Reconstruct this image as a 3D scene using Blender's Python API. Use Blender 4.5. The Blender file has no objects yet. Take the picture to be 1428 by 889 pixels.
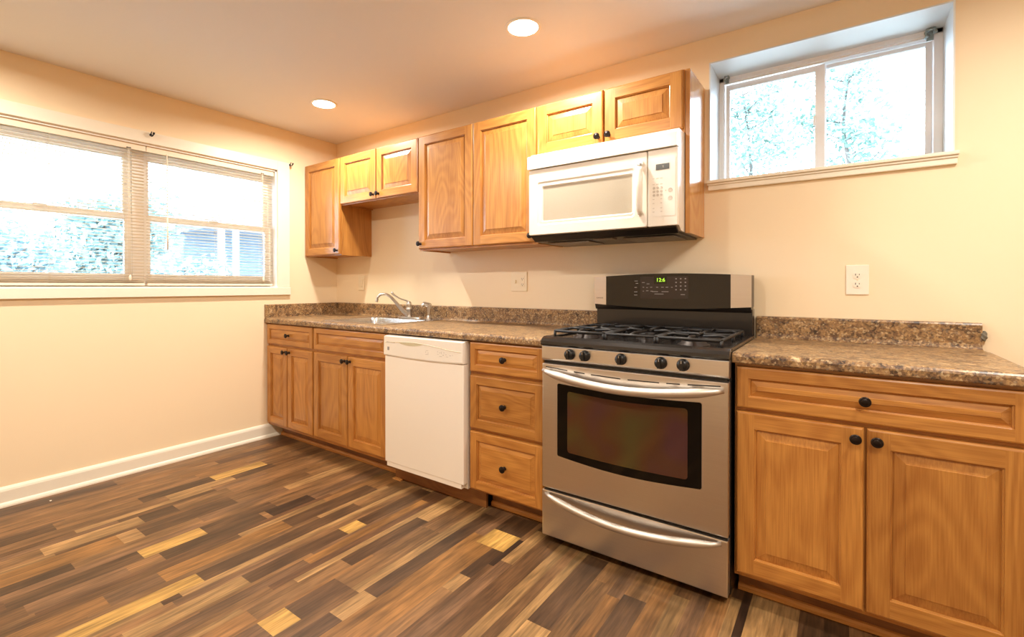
import bpy, bmesh, math, random
from mathutils import Vector, Matrix

random.seed(7)
C = bpy.context.scene.collection
SC = bpy.context.scene
PI = math.pi

# ------------------------------------------------------------------ camera
cam_d = bpy.data.cameras.new('camera')
cam = bpy.data.objects.new('camera', cam_d)
C.objects.link(cam)
cam.location = (3.5294, -2.5429, 1.1523)
cam.rotation_euler = (PI / 2 - 0.0064, 0, 0.631)
cam_d.sensor_width = 36
cam_d.lens = 663.4 / 1428 * 36
cam_d.shift_x = 0.0195
cam_d.shift_y = -0.0284
cam_d.clip_start = 0.02
cam_d.clip_end = 200
SC.camera = cam

# ------------------------------------------------------------------ view, world, light levels
SC.view_settings.view_transform = 'Standard'
SC.view_settings.look = 'None'
SC.view_settings.gamma = 1
SC.view_settings.exposure = 0.0
SC.view_settings.use_curve_mapping = False
try:
    SC.cycles.use_denoising = True
    SC.cycles.max_bounces = 10
    SC.cycles.diffuse_bounces = 6
    SC.cycles.sample_clamp_indirect = 6
    SC.cycles.caustics_reflective = False
    SC.cycles.caustics_refractive = False
except Exception:
    pass
SKY = 17.0              # overcast daylight
LAMP_W = 25.0          # every recessed lamp
LAMP_COL = (1.0, 0.93, 0.82)

world = bpy.data.worlds.new('overcast_sky')
SC.world = world
world.use_nodes = True
bg = world.node_tree.nodes['Background']
bg.inputs[0].default_value = (0.62, 0.80, 1.0, 1)
bg.inputs[1].default_value = SKY

H = 2.3845            # ceiling height
XR = 5.6              # right wall
YB = -4.2             # wall behind the camera


# ------------------------------------------------------------------ materials
def srgb(r, g, b):
    f = lambda c: (c / 255 / 12.92) if c / 255 <= 0.04045 else ((c / 255 + 0.055) / 1.055) ** 2.4
    return (f(r), f(g), f(b), 1)


def mat(name, col, rough=0.5, metal=0.0, coat=0.0, spec=0.5, emit=None, estr=0.0, trans=0.0, noise=None, bump=None):
    m = bpy.data.materials.new(name)
    m.use_nodes = True
    nt = m.node_tree
    b = nt.nodes['Principled BSDF']
    b.inputs['Base Color'].default_value = col
    b.inputs['Roughness'].default_value = rough
    b.inputs['Metallic'].default_value = metal
    b.inputs['Coat Weight'].default_value = coat
    b.inputs['Specular IOR Level'].default_value = spec
    b.inputs['Transmission Weight'].default_value = trans
    if emit:
        b.inputs['Emission Color'].default_value = emit
        b.inputs['Emission Strength'].default_value = estr
    if noise or bump:
        tc = nt.nodes.new('ShaderNodeTexCoord')
    if noise:                      # (scale, amount): slight mottling of the colour
        n = nt.nodes.new('ShaderNodeTexNoise')
        n.inputs['Scale'].default_value = noise[0]
        n.inputs['Detail'].default_value = 4
        nt.links.new(tc.outputs['Object'], n.inputs['Vector'])
        mx = nt.nodes.new('ShaderNodeMix'); mx.data_type = 'RGBA'
        mx.inputs['A'].default_value = tuple(c * (1 - noise[1]) for c in col[:3]) + (1,)
        mx.inputs['B'].default_value = tuple(min(1, c * (1 + noise[1])) for c in col[:3]) + (1,)
        nt.links.new(n.outputs['Fac'], mx.inputs['Factor'])
        nt.links.new(mx.outputs['Result'], b.inputs['Base Color'])
    if bump:                       # (scale, strength)
        n = nt.nodes.new('ShaderNodeTexNoise')
        n.inputs['Scale'].default_value = bump[0]
        nt.links.new(tc.outputs['Object'], n.inputs['Vector'])
        bp = nt.nodes.new('ShaderNodeBump')
        bp.inputs['Strength'].default_value = bump[1]
        bp.inputs['Distance'].default_value = 0.002
        nt.links.new(n.outputs['Fac'], bp.inputs['Height'])
        nt.links.new(bp.outputs['Normal'], b.inputs['Normal'])
    return m


def oak(name, axis, light, dark, rough=0.34):
    """honey oak, grain running along the axis 0=x, 1=y, 2=z"""
    m = bpy.data.materials.new(name)
    m.use_nodes = True
    nt = m.node_tree; N = nt.nodes.new; L = nt.links.new
    b = nt.nodes['Principled BSDF']
    tc = N('ShaderNodeTexCoord'); oi = N('ShaderNodeObjectInfo')
    off = N('ShaderNodeVectorMath'); off.operation = 'SCALE'
    off.inputs[0].default_value = (13.1, 7.3, 9.7)
    L(oi.outputs['Random'], off.inputs['Scale'])
    add = N('ShaderNodeVectorMath'); add.operation = 'ADD'
    L(tc.outputs['Object'], add.inputs[0]); L(off.outputs[0], add.inputs[1])

    def scaled(across, along):
        v = N('ShaderNodeVectorMath'); v.operation = 'MULTIPLY'
        s = [across] * 3; s[axis] = along
        v.inputs[1].default_value = s
        L(add.outputs[0], v.inputs[0])
        return v
    # growth rings cut lengthways: contour lines of a stretched noise
    n1 = N('ShaderNodeTexNoise'); n1.inputs['Scale'].default_value = 1; n1.inputs['Detail'].default_value = 1.5
    n1.inputs['Distortion'].default_value = 0.5
    L(scaled(4.2, 1.1).outputs[0], n1.inputs['Vector'])
    mu = N('ShaderNodeMath'); mu.operation = 'MULTIPLY'; mu.inputs[1].default_value = 84
    L(n1.outputs['Fac'], mu.inputs[0])
    si = N('ShaderNodeMath'); si.operation = 'SINE'; L(mu.outputs[0], si.inputs[0])
    mr = N('ShaderNodeMapRange'); mr.inputs['From Min'].default_value = -1; mr.inputs['From Max'].default_value = 1
    L(si.outputs[0], mr.inputs['Value'])
    # pores
    n2 = N('ShaderNodeTexNoise'); n2.inputs['Scale'].default_value = 1; n2.inputs['Detail'].default_value = 3
    L(scaled(230, 7).outputs[0], n2.inputs['Vector'])
    r2 = N('ShaderNodeMapRange'); r2.inputs['From Min'].default_value = .35; r2.inputs['From Max'].default_value = .68
    L(n2.outputs['Fac'], r2.inputs['Value'])
    # broad board-to-board tone
    n3 = N('ShaderNodeTexNoise'); n3.inputs['Scale'].default_value = 1; n3.inputs['Detail'].default_value = 2
    L(scaled(9, 0.6).outputs[0], n3.inputs['Vector'])
    a1 = N('ShaderNodeMath'); a1.operation = 'MULTIPLY'; a1.inputs[1].default_value = .22; L(mr.outputs[0], a1.inputs[0])
    a2 = N('ShaderNodeMath'); a2.operation = 'MULTIPLY_ADD'; a2.inputs[1].default_value = .30
    L(r2.outputs[0], a2.inputs[0]); L(a1.outputs[0], a2.inputs[2])
    a3 = N('ShaderNodeMath'); a3.operation = 'MULTIPLY_ADD'; a3.inputs[1].default_value = .62
    L(n3.outputs['Fac'], a3.inputs[0]); L(a2.outputs[0], a3.inputs[2])
    mx = N('ShaderNodeMix'); mx.data_type = 'RGBA'
    mx.inputs['A'].default_value = light; mx.inputs['B'].default_value = dark
    L(a3.outputs[0], mx.inputs['Factor'])
    # each board has its own tone
    hv = N('ShaderNodeHueSaturation')
    rr = N('ShaderNodeMapRange'); rr.inputs['To Min'].default_value = .9; rr.inputs['To Max'].default_value = 1.1
    L(oi.outputs['Random'], rr.inputs['Value']); L(rr.outputs[0], hv.inputs['Value'])
    L(mx.outputs['Result'], hv.inputs['Color'])
    L(hv.outputs[0], b.inputs['Base Color'])
    b.inputs['Roughness'].default_value = rough
    b.inputs['Coat Weight'].default_value = .25; b.inputs['Coat Roughness'].default_value = .22
    bp = N('ShaderNodeBump'); bp.inputs['Strength'].default_value = .12; bp.inputs['Distance'].default_value = .0006
    L(n2.outputs['Fac'], bp.inputs['Height']); L(bp.outputs[0], b.inputs['Normal'])
    return m


OAK_L, OAK_D = srgb(212, 152, 76), srgb(152, 92, 38)
M_oak_v = oak('oak_vertical_grain', 2, OAK_L, OAK_D)
M_oak_h = oak('oak_horizontal_grain', 0, OAK_L, OAK_D)
M_oak_y = oak('oak_depth_grain', 1, OAK_L, OAK_D)
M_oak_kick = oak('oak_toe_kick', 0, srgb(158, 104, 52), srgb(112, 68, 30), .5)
M_oak_pale = oak('pale_oak_moulding', 0, srgb(226, 170, 100), srgb(180, 116, 54), .45)
M_cab_in = mat('dark_gap_behind_doors', srgb(60, 32, 14), .8)

M_wall = mat('warm_cream_wall_paint', srgb(243, 223, 190), .62, noise=(2.0, .012), bump=(180, .08))
M_ceil = mat('off_white_ceiling_paint', srgb(232, 230, 230), .8, bump=(120, .06))
M_trim = mat('white_semi_gloss_trim_paint', srgb(240, 232, 215), .38, noise=(5, .01))
M_recess = mat('white_window_recess_paint', srgb(226, 232, 236), .45, noise=(6, .02))
M_alu = mat('off_white_window_frame', srgb(247, 246, 247), .4, noise=(9, .02))
M_vinyl = mat('white_vinyl_window_sash', srgb(242, 238, 234), .4)
M_blind = mat('cream_blind_slats', srgb(238, 224, 202), .45)
def translucent(name, col, amount):
    m = mat(name, col, .45)
    nt = m.node_tree
    b = nt.nodes['Principled BSDF']; o = nt.nodes['Material Output']
    t = nt.nodes.new('ShaderNodeBsdfTranslucent'); t.inputs[0].default_value = col
    x = nt.nodes.new('ShaderNodeMixShader'); x.inputs[0].default_value = amount
    nt.links.new(b.outputs[0], x.inputs[1]); nt.links.new(t.outputs[0], x.inputs[2]); nt.links.new(x.outputs[0], o.inputs['Surface'])
    return m


M_slat = translucent('thin_cream_vinyl_slats', srgb(244, 234, 216), .45)
M_cord = mat('white_cord', srgb(238, 228, 210), .7)
M_black = mat('black_painted_metal', srgb(18, 16, 15), .35)
M_gunmetal = mat('dark_galvanised_metal', srgb(150, 162, 162), .45, metal=.35, noise=(60, .3))
M_bronze = mat('oil_rubbed_bronze', srgb(34, 24, 20), .32, metal=.55)
M_applw = mat('white_appliance_enamel', srgb(242, 236, 226), .25, coat=.3)
M_applp = mat('white_appliance_plastic', srgb(238, 231, 219), .34)
M_dwp = mat('dishwasher_white_panel', srgb(246, 238, 226), .3, coat=.2)
M_print = mat('grey_printing', srgb(148, 142, 138), .6)
M_print_l = mat('pale_grey_printing', srgb(206, 198, 186), .6)
M_lcd = mat('dark_grey_display', srgb(70, 68, 62), .2)
M_mesh = mat('grey_beige_microwave_screen', srgb(188, 178, 160), .22, coat=.5, noise=(700, .10))
M_grease = mat('dark_microwave_underside', srgb(42, 38, 35), .35, metal=.3, noise=(9, .5))
M_filter = mat('grey_grease_filter', srgb(120, 108, 98), .38, metal=.7, noise=(90, .3))
M_enamel = mat('charcoal_cooktop_enamel', srgb(32, 28, 26), .24, coat=.3, noise=(14, .3))
M_iron = mat('black_cast_iron', srgb(26, 22, 21), .5, noise=(60, .3))
M_burner = mat('dark_burner_base', srgb(52, 44, 40), .45, metal=.5)
M_glassk = mat('black_glass', srgb(6, 5, 5), .08, spec=.3)
M_bgpanel = mat('dark_brown_glass_panel', srgb(18, 13, 10), .10, coat=.1)
M_keypad = mat('keypad_grey_brown', srgb(48, 36, 30), .3)
M_green = mat('green_led_digits', (0, 0, 0, 1), .5, emit=(.55, 1, .05, 1), estr=1.6)
M_ledwin = mat('dark_green_display_window', srgb(22, 26, 8), .2)
M_chrome = mat('brushed_nickel', srgb(196, 190, 182), .30, metal=1, noise=(30, .06))
M_plate = mat('cream_wall_plate', srgb(240, 224, 194), .35)
M_plate_w = mat('white_outlet_plate', srgb(244, 236, 220), .32)
M_slot = mat('dark_slot', srgb(40, 26, 20), .6)
M_caulk = mat('grey_adhesive_lump', srgb(112, 106, 92), .7, noise=(40, .3))
M_lamp = mat('glowing_lamp_lens', (1, 1, 1, 1), .5, emit=(1.0, .90, .74, 1), estr=14)
M_lampring = mat('white_lamp_trim', srgb(244, 240, 232), .4)
M_dust = mat('dusty_white_speck', srgb(230, 220, 200), .8)


def stainless(name, col, axis, rough):
    m = bpy.data.materials.new(name)
    m.use_nodes = True
    nt = m.node_tree; N = nt.nodes.new; L = nt.links.new
    b = nt.nodes['Principled BSDF']
    b.inputs['Metallic'].default_value = 1
    tc = N('ShaderNodeTexCoord')
    v = N('ShaderNodeVectorMath'); v.operation = 'MULTIPLY'
    s = [420] * 3; s[axis] = 3
    v.inputs[1].default_value = s
    L(tc.outputs['Object'], v.inputs[0])
    n = N('ShaderNodeTexNoise'); n.inputs['Scale'].default_value = 1; n.inputs['Detail'].default_value = 3
    L(v.outputs[0], n.inputs['Vector'])
    r = N('ShaderNodeMapRange'); r.inputs['To Min'].default_value = rough - .05; r.inputs['To Max'].default_value = rough + .06
    L(n.outputs['Fac'], r.inputs['Value']); L(r.outputs[0], b.inputs['Roughness'])
    mx = N('ShaderNodeMix'); mx.data_type = 'RGBA'
    mx.inputs['A'].default_value = tuple(c * .92 for c in col[:3]) + (1,); mx.inputs['B'].default_value = tuple(min(1, c * 1.06) for c in col[:3]) + (1,)
    L(n.outputs['Fac'], mx.inputs['Factor']); L(mx.outputs['Result'], b.inputs['Base Color'])
    b.inputs['Anisotropic'].default_value = .5
    return m


M_steel = stainless('brushed_stainless_front', srgb(212, 206, 200), 0, .31)
M_steel_h = mat('satin_handle_metal', srgb(206, 198, 188), .46, metal=1)
M_sink = stainless('brushed_sink_steel', srgb(200, 196, 194), 0, .24)


def laminate():
    m = bpy.data.materials.new('speckled_granite_laminate')
    m.use_nodes = True
    nt = m.node_tree; N = nt.nodes.new; L = nt.links.new
    b = nt.nodes['Principled BSDF']
    tc = N('ShaderNodeTexCoord')
    n0 = N('ShaderNodeTexNoise'); n0.inputs['Scale'].default_value = 27; n0.inputs['Detail'].default_value = 3
    n0.inputs['Roughness'].default_value = .6
    L(tc.outputs['Object'], n0.inputs['Vector'])
    cr = N('ShaderNodeValToRGB')
    e = cr.color_ramp.elements
    e[0].position = .34; e[0].color = srgb(60, 42, 32)
    e[1].position = .70; e[1].color = srgb(214, 182, 138)
    for p, c in ((.42, srgb(98, 74, 52)), (.49, srgb(132, 100, 66)), (.56, srgb(168, 132, 86)), (.62, srgb(126, 96, 68))):
        x = e.new(p); x.color = c
    L(n0.outputs['Fac'], cr.inputs['Fac'])
    vo = N('ShaderNodeTexVoronoi'); vo.inputs['Scale'].default_value = 150
    L(tc.outputs['Object'], vo.inputs['Vector'])
    sp = N('ShaderNodeSeparateColor'); L(vo.outputs['Color'], sp.inputs[0])
    c2 = N('ShaderNodeValToRGB'); e = c2.color_ramp.elements; c2.color_ramp.interpolation = 'CONSTANT'
    e[0].position = 0; e[0].color = srgb(48, 34, 28)
    e[1].position = .2; e[1].color = srgb(112, 80, 58)
    for p, c in ((.42, srgb(150, 116, 78)), (.62, srgb(186, 150, 104)), (.84, srgb(222, 198, 156)), (.93, srgb(130, 118, 104))):
        x = e.new(p); x.color = c
    L(sp.outputs[0], c2.inputs['Fac'])
    mx = N('ShaderNodeMix'); mx.data_type = 'RGBA'; mx.inputs['Factor'].default_value = .42
    L(cr.outputs[0], mx.inputs['A']); L(c2.outputs[0], mx.inputs['B'])
    L(mx.outputs['Result'], b.inputs['Base Color'])
    b.inputs['Roughness'].default_value = .36
    b.inputs['Specular IOR Level'].default_value = .6
    return m


M_lam = laminate()


def glass():
    m = bpy.data.materials.new('clear_window_glass')
    m.use_nodes = True
    nt = m.node_tree
    for n in list(nt.nodes):
        nt.nodes.remove(n)
    o = nt.nodes.new('ShaderNodeOutputMaterial')
    t = nt.nodes.new('ShaderNodeBsdfTransparent'); t.inputs[0].default_value = (.95, .97, .98, 1)
    g = nt.nodes.new('ShaderNodeBsdfGlossy'); g.inputs['Roughness'].default_value = .03
    f = nt.nodes.new('ShaderNodeFresnel'); f.inputs[0].default_value = 1.45
    x = nt.nodes.new('ShaderNodeMixShader')
    nt.links.new(f.outputs[0], x.inputs[0]); nt.links.new(t.outputs[0], x.inputs[1]); nt.links.new(g.outputs[0], x.inputs[2])
    nt.links.new(x.outputs[0], o.inputs[0])
    return m


M_glass = glass()


def oven_glass():
    m = bpy.data.materials.new('oven_glass_painted_sheen')
    m.use_nodes = True
    nt = m.node_tree; N = nt.nodes.new; L = nt.links.new
    b = nt.nodes['Principled BSDF']
    tc = N('ShaderNodeTexCoord')
    n = N('ShaderNodeTexNoise'); n.inputs['Scale'].default_value = 4.5; n.inputs['Detail'].default_value = 1
    L(tc.outputs['Object'], n.inputs['Vector'])
    cr = N('ShaderNodeValToRGB'); e = cr.color_ramp.elements  # patchy olive, brown and mauve stand in for a reflected, iridescent sheen
    e[0].position = .36; e[0].color = srgb(92, 84, 48)
    e[1].position = .64; e[1].color = srgb(92, 60, 62)
    x = e.new(.5); x.color = srgb(96, 66, 42)
    L(n.outputs['Fac'], cr.inputs['Fac'])
    L(cr.outputs[0], b.inputs['Base Color'])
    b.inputs['Roughness'].default_value = .12
    b.inputs['Metallic'].default_value = .55
    b.inputs['Coat Weight'].default_value = .3
    b.inputs['Coat Roughness'].default_value = .04
    return m


M_ovglass = oven_glass()


def floor_mat():
    m = bpy.data.materials.new('multi_tone_wood_strip_floor')
    m.use_nodes = True
    nt = m.node_tree; N = nt.nodes.new; L = nt.links.new
    b = nt.nodes['Principled BSDF']
    tc = N('ShaderNodeTexCoord')
    at = N('ShaderNodeAttribute'); at.attribute_name = 'tone'
    a2 = N('ShaderNodeAttribute'); a2.attribute_name = 'seed'
    off = N('ShaderNodeVectorMath'); off.operation = 'MULTIPLY'; off.inputs[1].default_value = (17, 31, 5)
    L(a2.outputs['Vector'], off.inputs[0])
    ad = N('ShaderNodeVectorMath'); ad.operation = 'ADD'
    L(tc.outputs['Object'], ad.inputs[0]); L(off.outputs[0], ad.inputs[1])

    def nz(ax, ay, det, dist=0.0):
        v = N('ShaderNodeVectorMath'); v.operation = 'MULTIPLY'; v.inputs[1].default_value = (ax, ay, 1)
        L(ad.outputs[0], v.inputs[0])
        n = N('ShaderNodeTexNoise'); n.inputs['Scale'].default_value = 1; n.inputs['Detail'].default_value = det
        n.inputs['Distortion'].default_value = dist
        L(v.outputs[0], n.inputs['Vector'])
        return n.outputs['Fac']
    fine = nz(120, 8, 5)
    mid = nz(30, 2.2, 3, .8)
    blot = nz(9, 3.2, 4, .4)
    s1 = N('ShaderNodeMapRange'); s1.inputs['From Min'].default_value = .3; s1.inputs['From Max'].default_value = .7
    s1.inputs['To Min'].default_value = .62; s1.inputs['To Max'].default_value = 1.30
    L(fine, s1.inputs['Value'])
    s2 = N('ShaderNodeMapRange'); s2.inputs['From Min'].default_value = .3; s2.inputs['From Max'].default_value = .7
    s2.inputs['To Min'].default_value = .66; s2.inputs['To Max'].default_value = 1.34
    L(mid, s2.inputs['Value'])
    s3 = N('ShaderNodeMapRange'); s3.inputs['From Min'].default_value = .3; s3.inputs['From Max'].default_value = .62
    s3.inputs['To Min'].default_value = .62; s3.inputs['To Max'].default_value = 1.08
    L(blot, s3.inputs['Value'])
    p1 = N('ShaderNodeMath'); p1.operation = 'MULTIPLY'; L(s1.outputs[0], p1.inputs[0]); L(s2.outputs[0], p1.inputs[1])
    p2 = N('ShaderNodeMath'); p2.operation = 'MULTIPLY'; L(p1.outputs[0], p2.inputs[0]); L(s3.outputs[0], p2.inputs[1])
    vm = N('ShaderNodeVectorMath'); vm.operation = 'SCALE'
    L(at.outputs['Color'], vm.inputs[0]); L(p2.outputs[0], vm.inputs['Scale'])
    L(vm.outputs[0], b.inputs['Base Color'])
    b.inputs['Roughness'].default_value = .42
    b.inputs['Specular IOR Level'].default_value = .4
    bp = N('ShaderNodeBump'); bp.inputs['Strength'].default_value = .25; bp.inputs['Distance'].default_value = .0008
    L(fine, bp.inputs['Height']); L(bp.outputs[0], b.inputs['Normal'])
    return m


M_floor = floor_mat()
M_leaf = mat('pale_green_leaves', srgb(142, 166, 170), .55, noise=(3, .35))
M_leafr = mat('mid_green_leaves', srgb(120, 146, 134), .55, noise=(3, .2))
M_leaf2 = mat('grey_green_leaves', srgb(132, 156, 154), .55, noise=(3, .35))
M_bark = mat('grey_brown_bark', srgb(104, 94, 88), .9, noise=(12, .3))
M_bounce_ground = mat('pale_bounce_ground', srgb(196, 198, 190), .9, noise=(2, .1))
M_siding = mat('blue_grey_siding', srgb(120, 134, 148), .8, noise=(5, .15))
M_white_post = mat('white_painted_wood', srgb(236, 238, 242), .6)
M_roof = mat('grey_roof_shingles', srgb(120, 126, 138), .9, noise=(14, .25))


# ------------------------------------------------------------------ mesh helpers
def box(bm, x0, x1, y0, y1, z0, z1, mi=0, bev=0.0, seg=2):
    r = bmesh.ops.create_cube(bm, size=1)
    vs = r['verts']
    c = Vector(((x0 + x1) / 2, (y0 + y1) / 2, (z0 + z1) / 2))
    for v in vs:
        v.co = Vector((v.co.x * (x1 - x0), v.co.y * (y1 - y0), v.co.z * (z1 - z0))) + c
    fs = set(f for v in vs for f in v.link_faces)
    for f in fs:
        f.material_index = mi
    if bev > 0:
        es = list(set(e for v in vs for e in v.link_edges))
        bmesh.ops.bevel(bm, geom=es, offset=bev, segments=seg, affect='EDGES', profile=.6, material=-1)
    return bm


def prism(bm, pts, a, b, axis=0, mi=0, smooth=False):
    """outline pts extruded between a and b along the axis; pts are the two other coordinates in order"""
    def P(p, t):
        return (t, p[0], p[1]) if axis == 0 else ((p[0], t, p[1]) if axis == 1 else (p[0], p[1], t))
    va = [bm.verts.new(P(p, a)) for p in pts]
    vb = [bm.verts.new(P(p, b)) for p in pts]
    n = len(pts)
    fs = [bm.faces.new(va), bm.faces.new(vb[::-1])]
    for i in range(n):
        f = bm.faces.new((va[i], vb[i], vb[(i + 1) % n], va[(i + 1) % n]))
        f.smooth = smooth
        fs.append(f)
    for f in fs:
        f.material_index = mi
    return bm


def lathe(bm, prof, origin=(0, 0, 0), axis='z', seg=20, mi=0, smooth=True):
    """prof: (radius, height) along the axis"""
    o = Vector(origin); rings = []
    for r, h in prof:
        ring = []
        for k in range(seg):
            a = 2 * PI * k / seg
            c, s = r * math.cos(a), r * math.sin(a)
            p = {'z': (c, s, h), 'y': (c, h, s), 'x': (h, c, s)}[axis]
            ring.append(bm.verts.new(o + Vector(p)))
        rings.append(ring)
    for i in range(len(rings) - 1):
        for k in range(seg):
            f = bm.faces.new((rings[i][k], rings[i][(k + 1) % seg], rings[i + 1][(k + 1) % seg], rings[i + 1][k]))
            f.smooth = smooth; f.material_index = mi
    for ring in (rings[0], rings[-1]):
        f = bm.faces.new(ring); f.material_index = mi
    return bm


def tube(bm, pts, r, seg=10, mi=0, flat=1.0, smooth=True):
    """round bar through the points; r a number or one radius per point"""
    pts = [Vector(p) for p in pts]
    n = len(pts)
    rs = r if isinstance(r, (list, tuple)) else [r] * n
    up = Vector((0, 0, 1)); rings = []
    for i, p in enumerate(pts):
        d = (pts[min(i + 1, n - 1)] - pts[max(i - 1, 0)]).normalized()
        u = up if abs(d.dot(up)) < .95 else Vector((0, 1, 0))
        s = d.cross(u).normalized(); t = s.cross(d).normalized()
        rings.append([bm.verts.new(p + s * rs[i] * flat * math.cos(2 * PI * k / seg) + t * rs[i] * math.sin(2 * PI * k / seg)) for k in range(seg)])
    for i in range(n - 1):
        for k in range(seg):
            f = bm.faces.new((rings[i][k], rings[i][(k + 1) % seg], rings[i + 1][(k + 1) % seg], rings[i + 1][k]))
            f.smooth = smooth; f.material_index = mi
    for ring in (rings[0], rings[-1]):
        f = bm.faces.new(ring); f.material_index = mi
    return bm


def curve_pts(ctrl, n=8):
    """Catmull-Rom through control points"""
    P = [Vector(c) for c in ctrl]; P = [P[0] * 2 - P[1]] + P + [P[-1] * 2 - P[-2]]
    out = []
    for i in range(1, len(P) - 2):
        for k in range(n):
            t = k / n
            a, b, c, d = P[i - 1], P[i], P[i + 1], P[i + 2]
            out.append(.5 * ((2 * b) + (c - a) * t + (2 * a - 5 * b + 4 * c - d) * t * t + (-a + 3 * b - 3 * c + d) * t ** 3))
    out.append(P[-2])
    return out


def obj(name, bm, mats, parent=None, loc=None):
    bmesh.ops.recalc_face_normals(bm, faces=bm.faces)
    me = bpy.data.meshes.new(name)
    bm.to_mesh(me); bm.free()
    for m in (mats if isinstance(mats, (list, tuple)) else [mats]):
        me.materials.append(m)
    o = bpy.data.objects.new(name, me)
    C.objects.link(o)
    if parent is not None:
        o.parent = parent
    if loc is not None:
        o.location = loc
    return o


def B():
    return bmesh.new()


def tag(o, label, cat, group=None, kind=None):
    o['label'] = label; o['category'] = cat
    if group: o['group'] = group
    if kind: o['kind'] = kind
    return o


def thing(name, label, cat, loc=(0, 0, 0), group=None):
    o = bpy.data.objects.new(name, None)
    C.objects.link(o)
    o.location = loc
    o.empty_display_size = .05
    return tag(o, label, cat, group)


def struct(name, bm, m, parent=None):
    o = obj(name, bm, m, parent)
    if parent is None:
        o['kind'] = 'structure'
    return o


def structroot(name):
    o = bpy.data.objects.new(name, None); C.objects.link(o)
    o['kind'] = 'structure'
    return o


def text_part(name, body, size, loc, m, parent, rot=(PI / 2, 0, 0), extrude=.0003, align='CENTER'):
    cu = bpy.data.curves.new(name, 'FONT')
    cu.body = body; cu.size = size; cu.extrude = extrude; cu.align_x = align; cu.align_y = 'CENTER'
    tmp = bpy.data.objects.new(name, cu)
    C.objects.link(tmp)
    dg = bpy.context.evaluated_depsgraph_get()
    me = bpy.data.meshes.new_from_object(tmp.evaluated_get(dg))
    bpy.data.objects.remove(tmp)
    bm = bmesh.new(); bm.from_mesh(me)
    bmesh.ops.transform(bm, matrix=Matrix.Translation(loc) @ Matrix.Rotation(rot[0], 4, 'X'), verts=bm.verts)
    return obj(name, bm, m, parent)


# ------------------------------------------------------------------ THE ROOM
# floor: strips along y, each with its own tone
TONES = [srgb(130, 92, 58), srgb(146, 106, 68), srgb(162, 118, 74), srgb(180, 138, 88), srgb(118, 82, 54), srgb(152, 110, 70), srgb(142, 104, 72), srgb(164, 116, 68)]
T_DK, T_VD, T_TAN, T_YEL, T_MID, T_OR = srgb(102, 73, 48), srgb(74, 53, 38), srgb(188, 146, 94), srgb(228, 178, 96), srgb(150, 110, 70), srgb(176, 124, 68)
rows = [0, .06, .15, .21, .29, .36, .435, .455, .545, .62, .66, .70, .80, .83, .95, 1.02, 1.066, 1.157, 1.243, 1.275, 1.318, 1.418, 1.45, 1.53, 1.565,
        1.612, 1.69, 1.71, 1.76, 1.80, 1.833, 1.91, 1.926, 2.03, 2.077, 2.152, 2.21, 2.30, 2.357, 2.383, 2.44, 2.53, 2.58, 2.625, 2.662, 2.756,
        2.80, 2.83, 2.883, 2.967, 3.03, 3.09, 3.15, 3.21, 3.245, 3.272, 3.34, 3.42, 3.49, 3.56, 3.60, 3.68, 3.75, 3.78, 3.87, 3.95]
while rows[-1] < XR:
    rows.append(rows[-1] + random.choice([.03, .06, .09, .09, .075]))
rows[-1] = XR
# strips read off the photograph: row start x -> (y0, y1, tone)
known = {
    2.21: [(-.857, -.715, T_YEL), (-.715, -.55, T_DK), (-1.6, -.857, T_OR)],
    2.30: [(-.857, -.715, T_YEL), (-.715, -.55, T_DK), (-1.083, -.857, T_DK)],
    2.357: [(-.965, -.73, T_VD)],
    2.883: [(-1.4, -.82, T_DK), (-.82, -.6, T_MID)],
    2.662: [(-1.15, -.66, T_DK), (-1.6, -1.15, T_TAN)],
    2.625: [(-1.30, -.60, T_TAN)],
    2.756: [(-1.5, -.8, T_MID)],
    1.926: [(-1.71, -1.61, T_YEL), (-1.61, -1.40, T_DK), (-1.40, -.9, T_MID)],
    2.077: [(-1.53, -1.38, T_TAN), (-1.38, -.62, T_DK), (-1.9, -1.53, T_DK)],
    2.152: [(-1.9, -.8, T_OR)],
    2.03: [(-1.4, -.55, T_TAN)],
    1.833: [(-1.306, -.853, T_DK), (-.853, -.55, T_TAN), (-1.7, -1.306, T_MID)],
    1.80: [(-1.5, -.5, T_TAN)],
    1.612: [(-1.61, -1.155, T_DK), (-1.155, -1.05, T_YEL), (-1.05, -.6, T_DK), (-2.0, -1.61, T_TAN)],
    1.71: [(-1.4, -.7, T_OR)],
    1.45: [(-1.71, -.945, T_DK), (-.945, -.5, T_MID), (-2.2, -1.71, T_YEL)],
    1.53: [(-1.8, -.6, T_TAN)],
    1.318: [(-1.8, -1.272, T_OR), (-1.272, -.75, T_DK)],
    1.157: [(-1.74, -1.3, T_DK), (-1.27, -1.03, T_VD)],
    1.066: [(-1.79, -1.54, T_YEL), (-2.2, -1.79, T_DK), (-1.54, -1.2, T_DK)],
    .95: [(-2.3, -1.985, T_DK), (-1.985, -1.5, T_MID)],
    .83: [(-2.3, -1.8, T_OR), (-1.72, -1.3, T_DK)],
    .70: [(-1.673, -1.52, T_DK), (-2.3, -2.035, T_MID), (-2.035, -1.673, T_TAN), (-1.52, -1.25, T_MID)],
    .62: [(-1.9, -1.3, T_TAN)],
    .545: [(-1.155, -.90, T_DK), (-1.5, -1.155, T_TAN)],
    .455: [(-1.6, -1.235, T_DK), (-1.235, -.92, T_YEL), (-2.4, -1.945, T_DK)],
    .06: [(-2.3, -1.6, T_DK), (-1.6, -.8, T_MID)],
    3.245: [(-1.4, -.53, T_VD)],
    3.21: [(-1.3, -.6, T_TAN)],
    3.272: [(-1.3, -.5, T_TAN)],
    3.42: [(-1.2, -.5, T_DK)], 3.49: [(-1.2, -.5, T_DK)],
}
bm = B()
tl = bm.loops.layers.float_color.new('tone')
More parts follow.
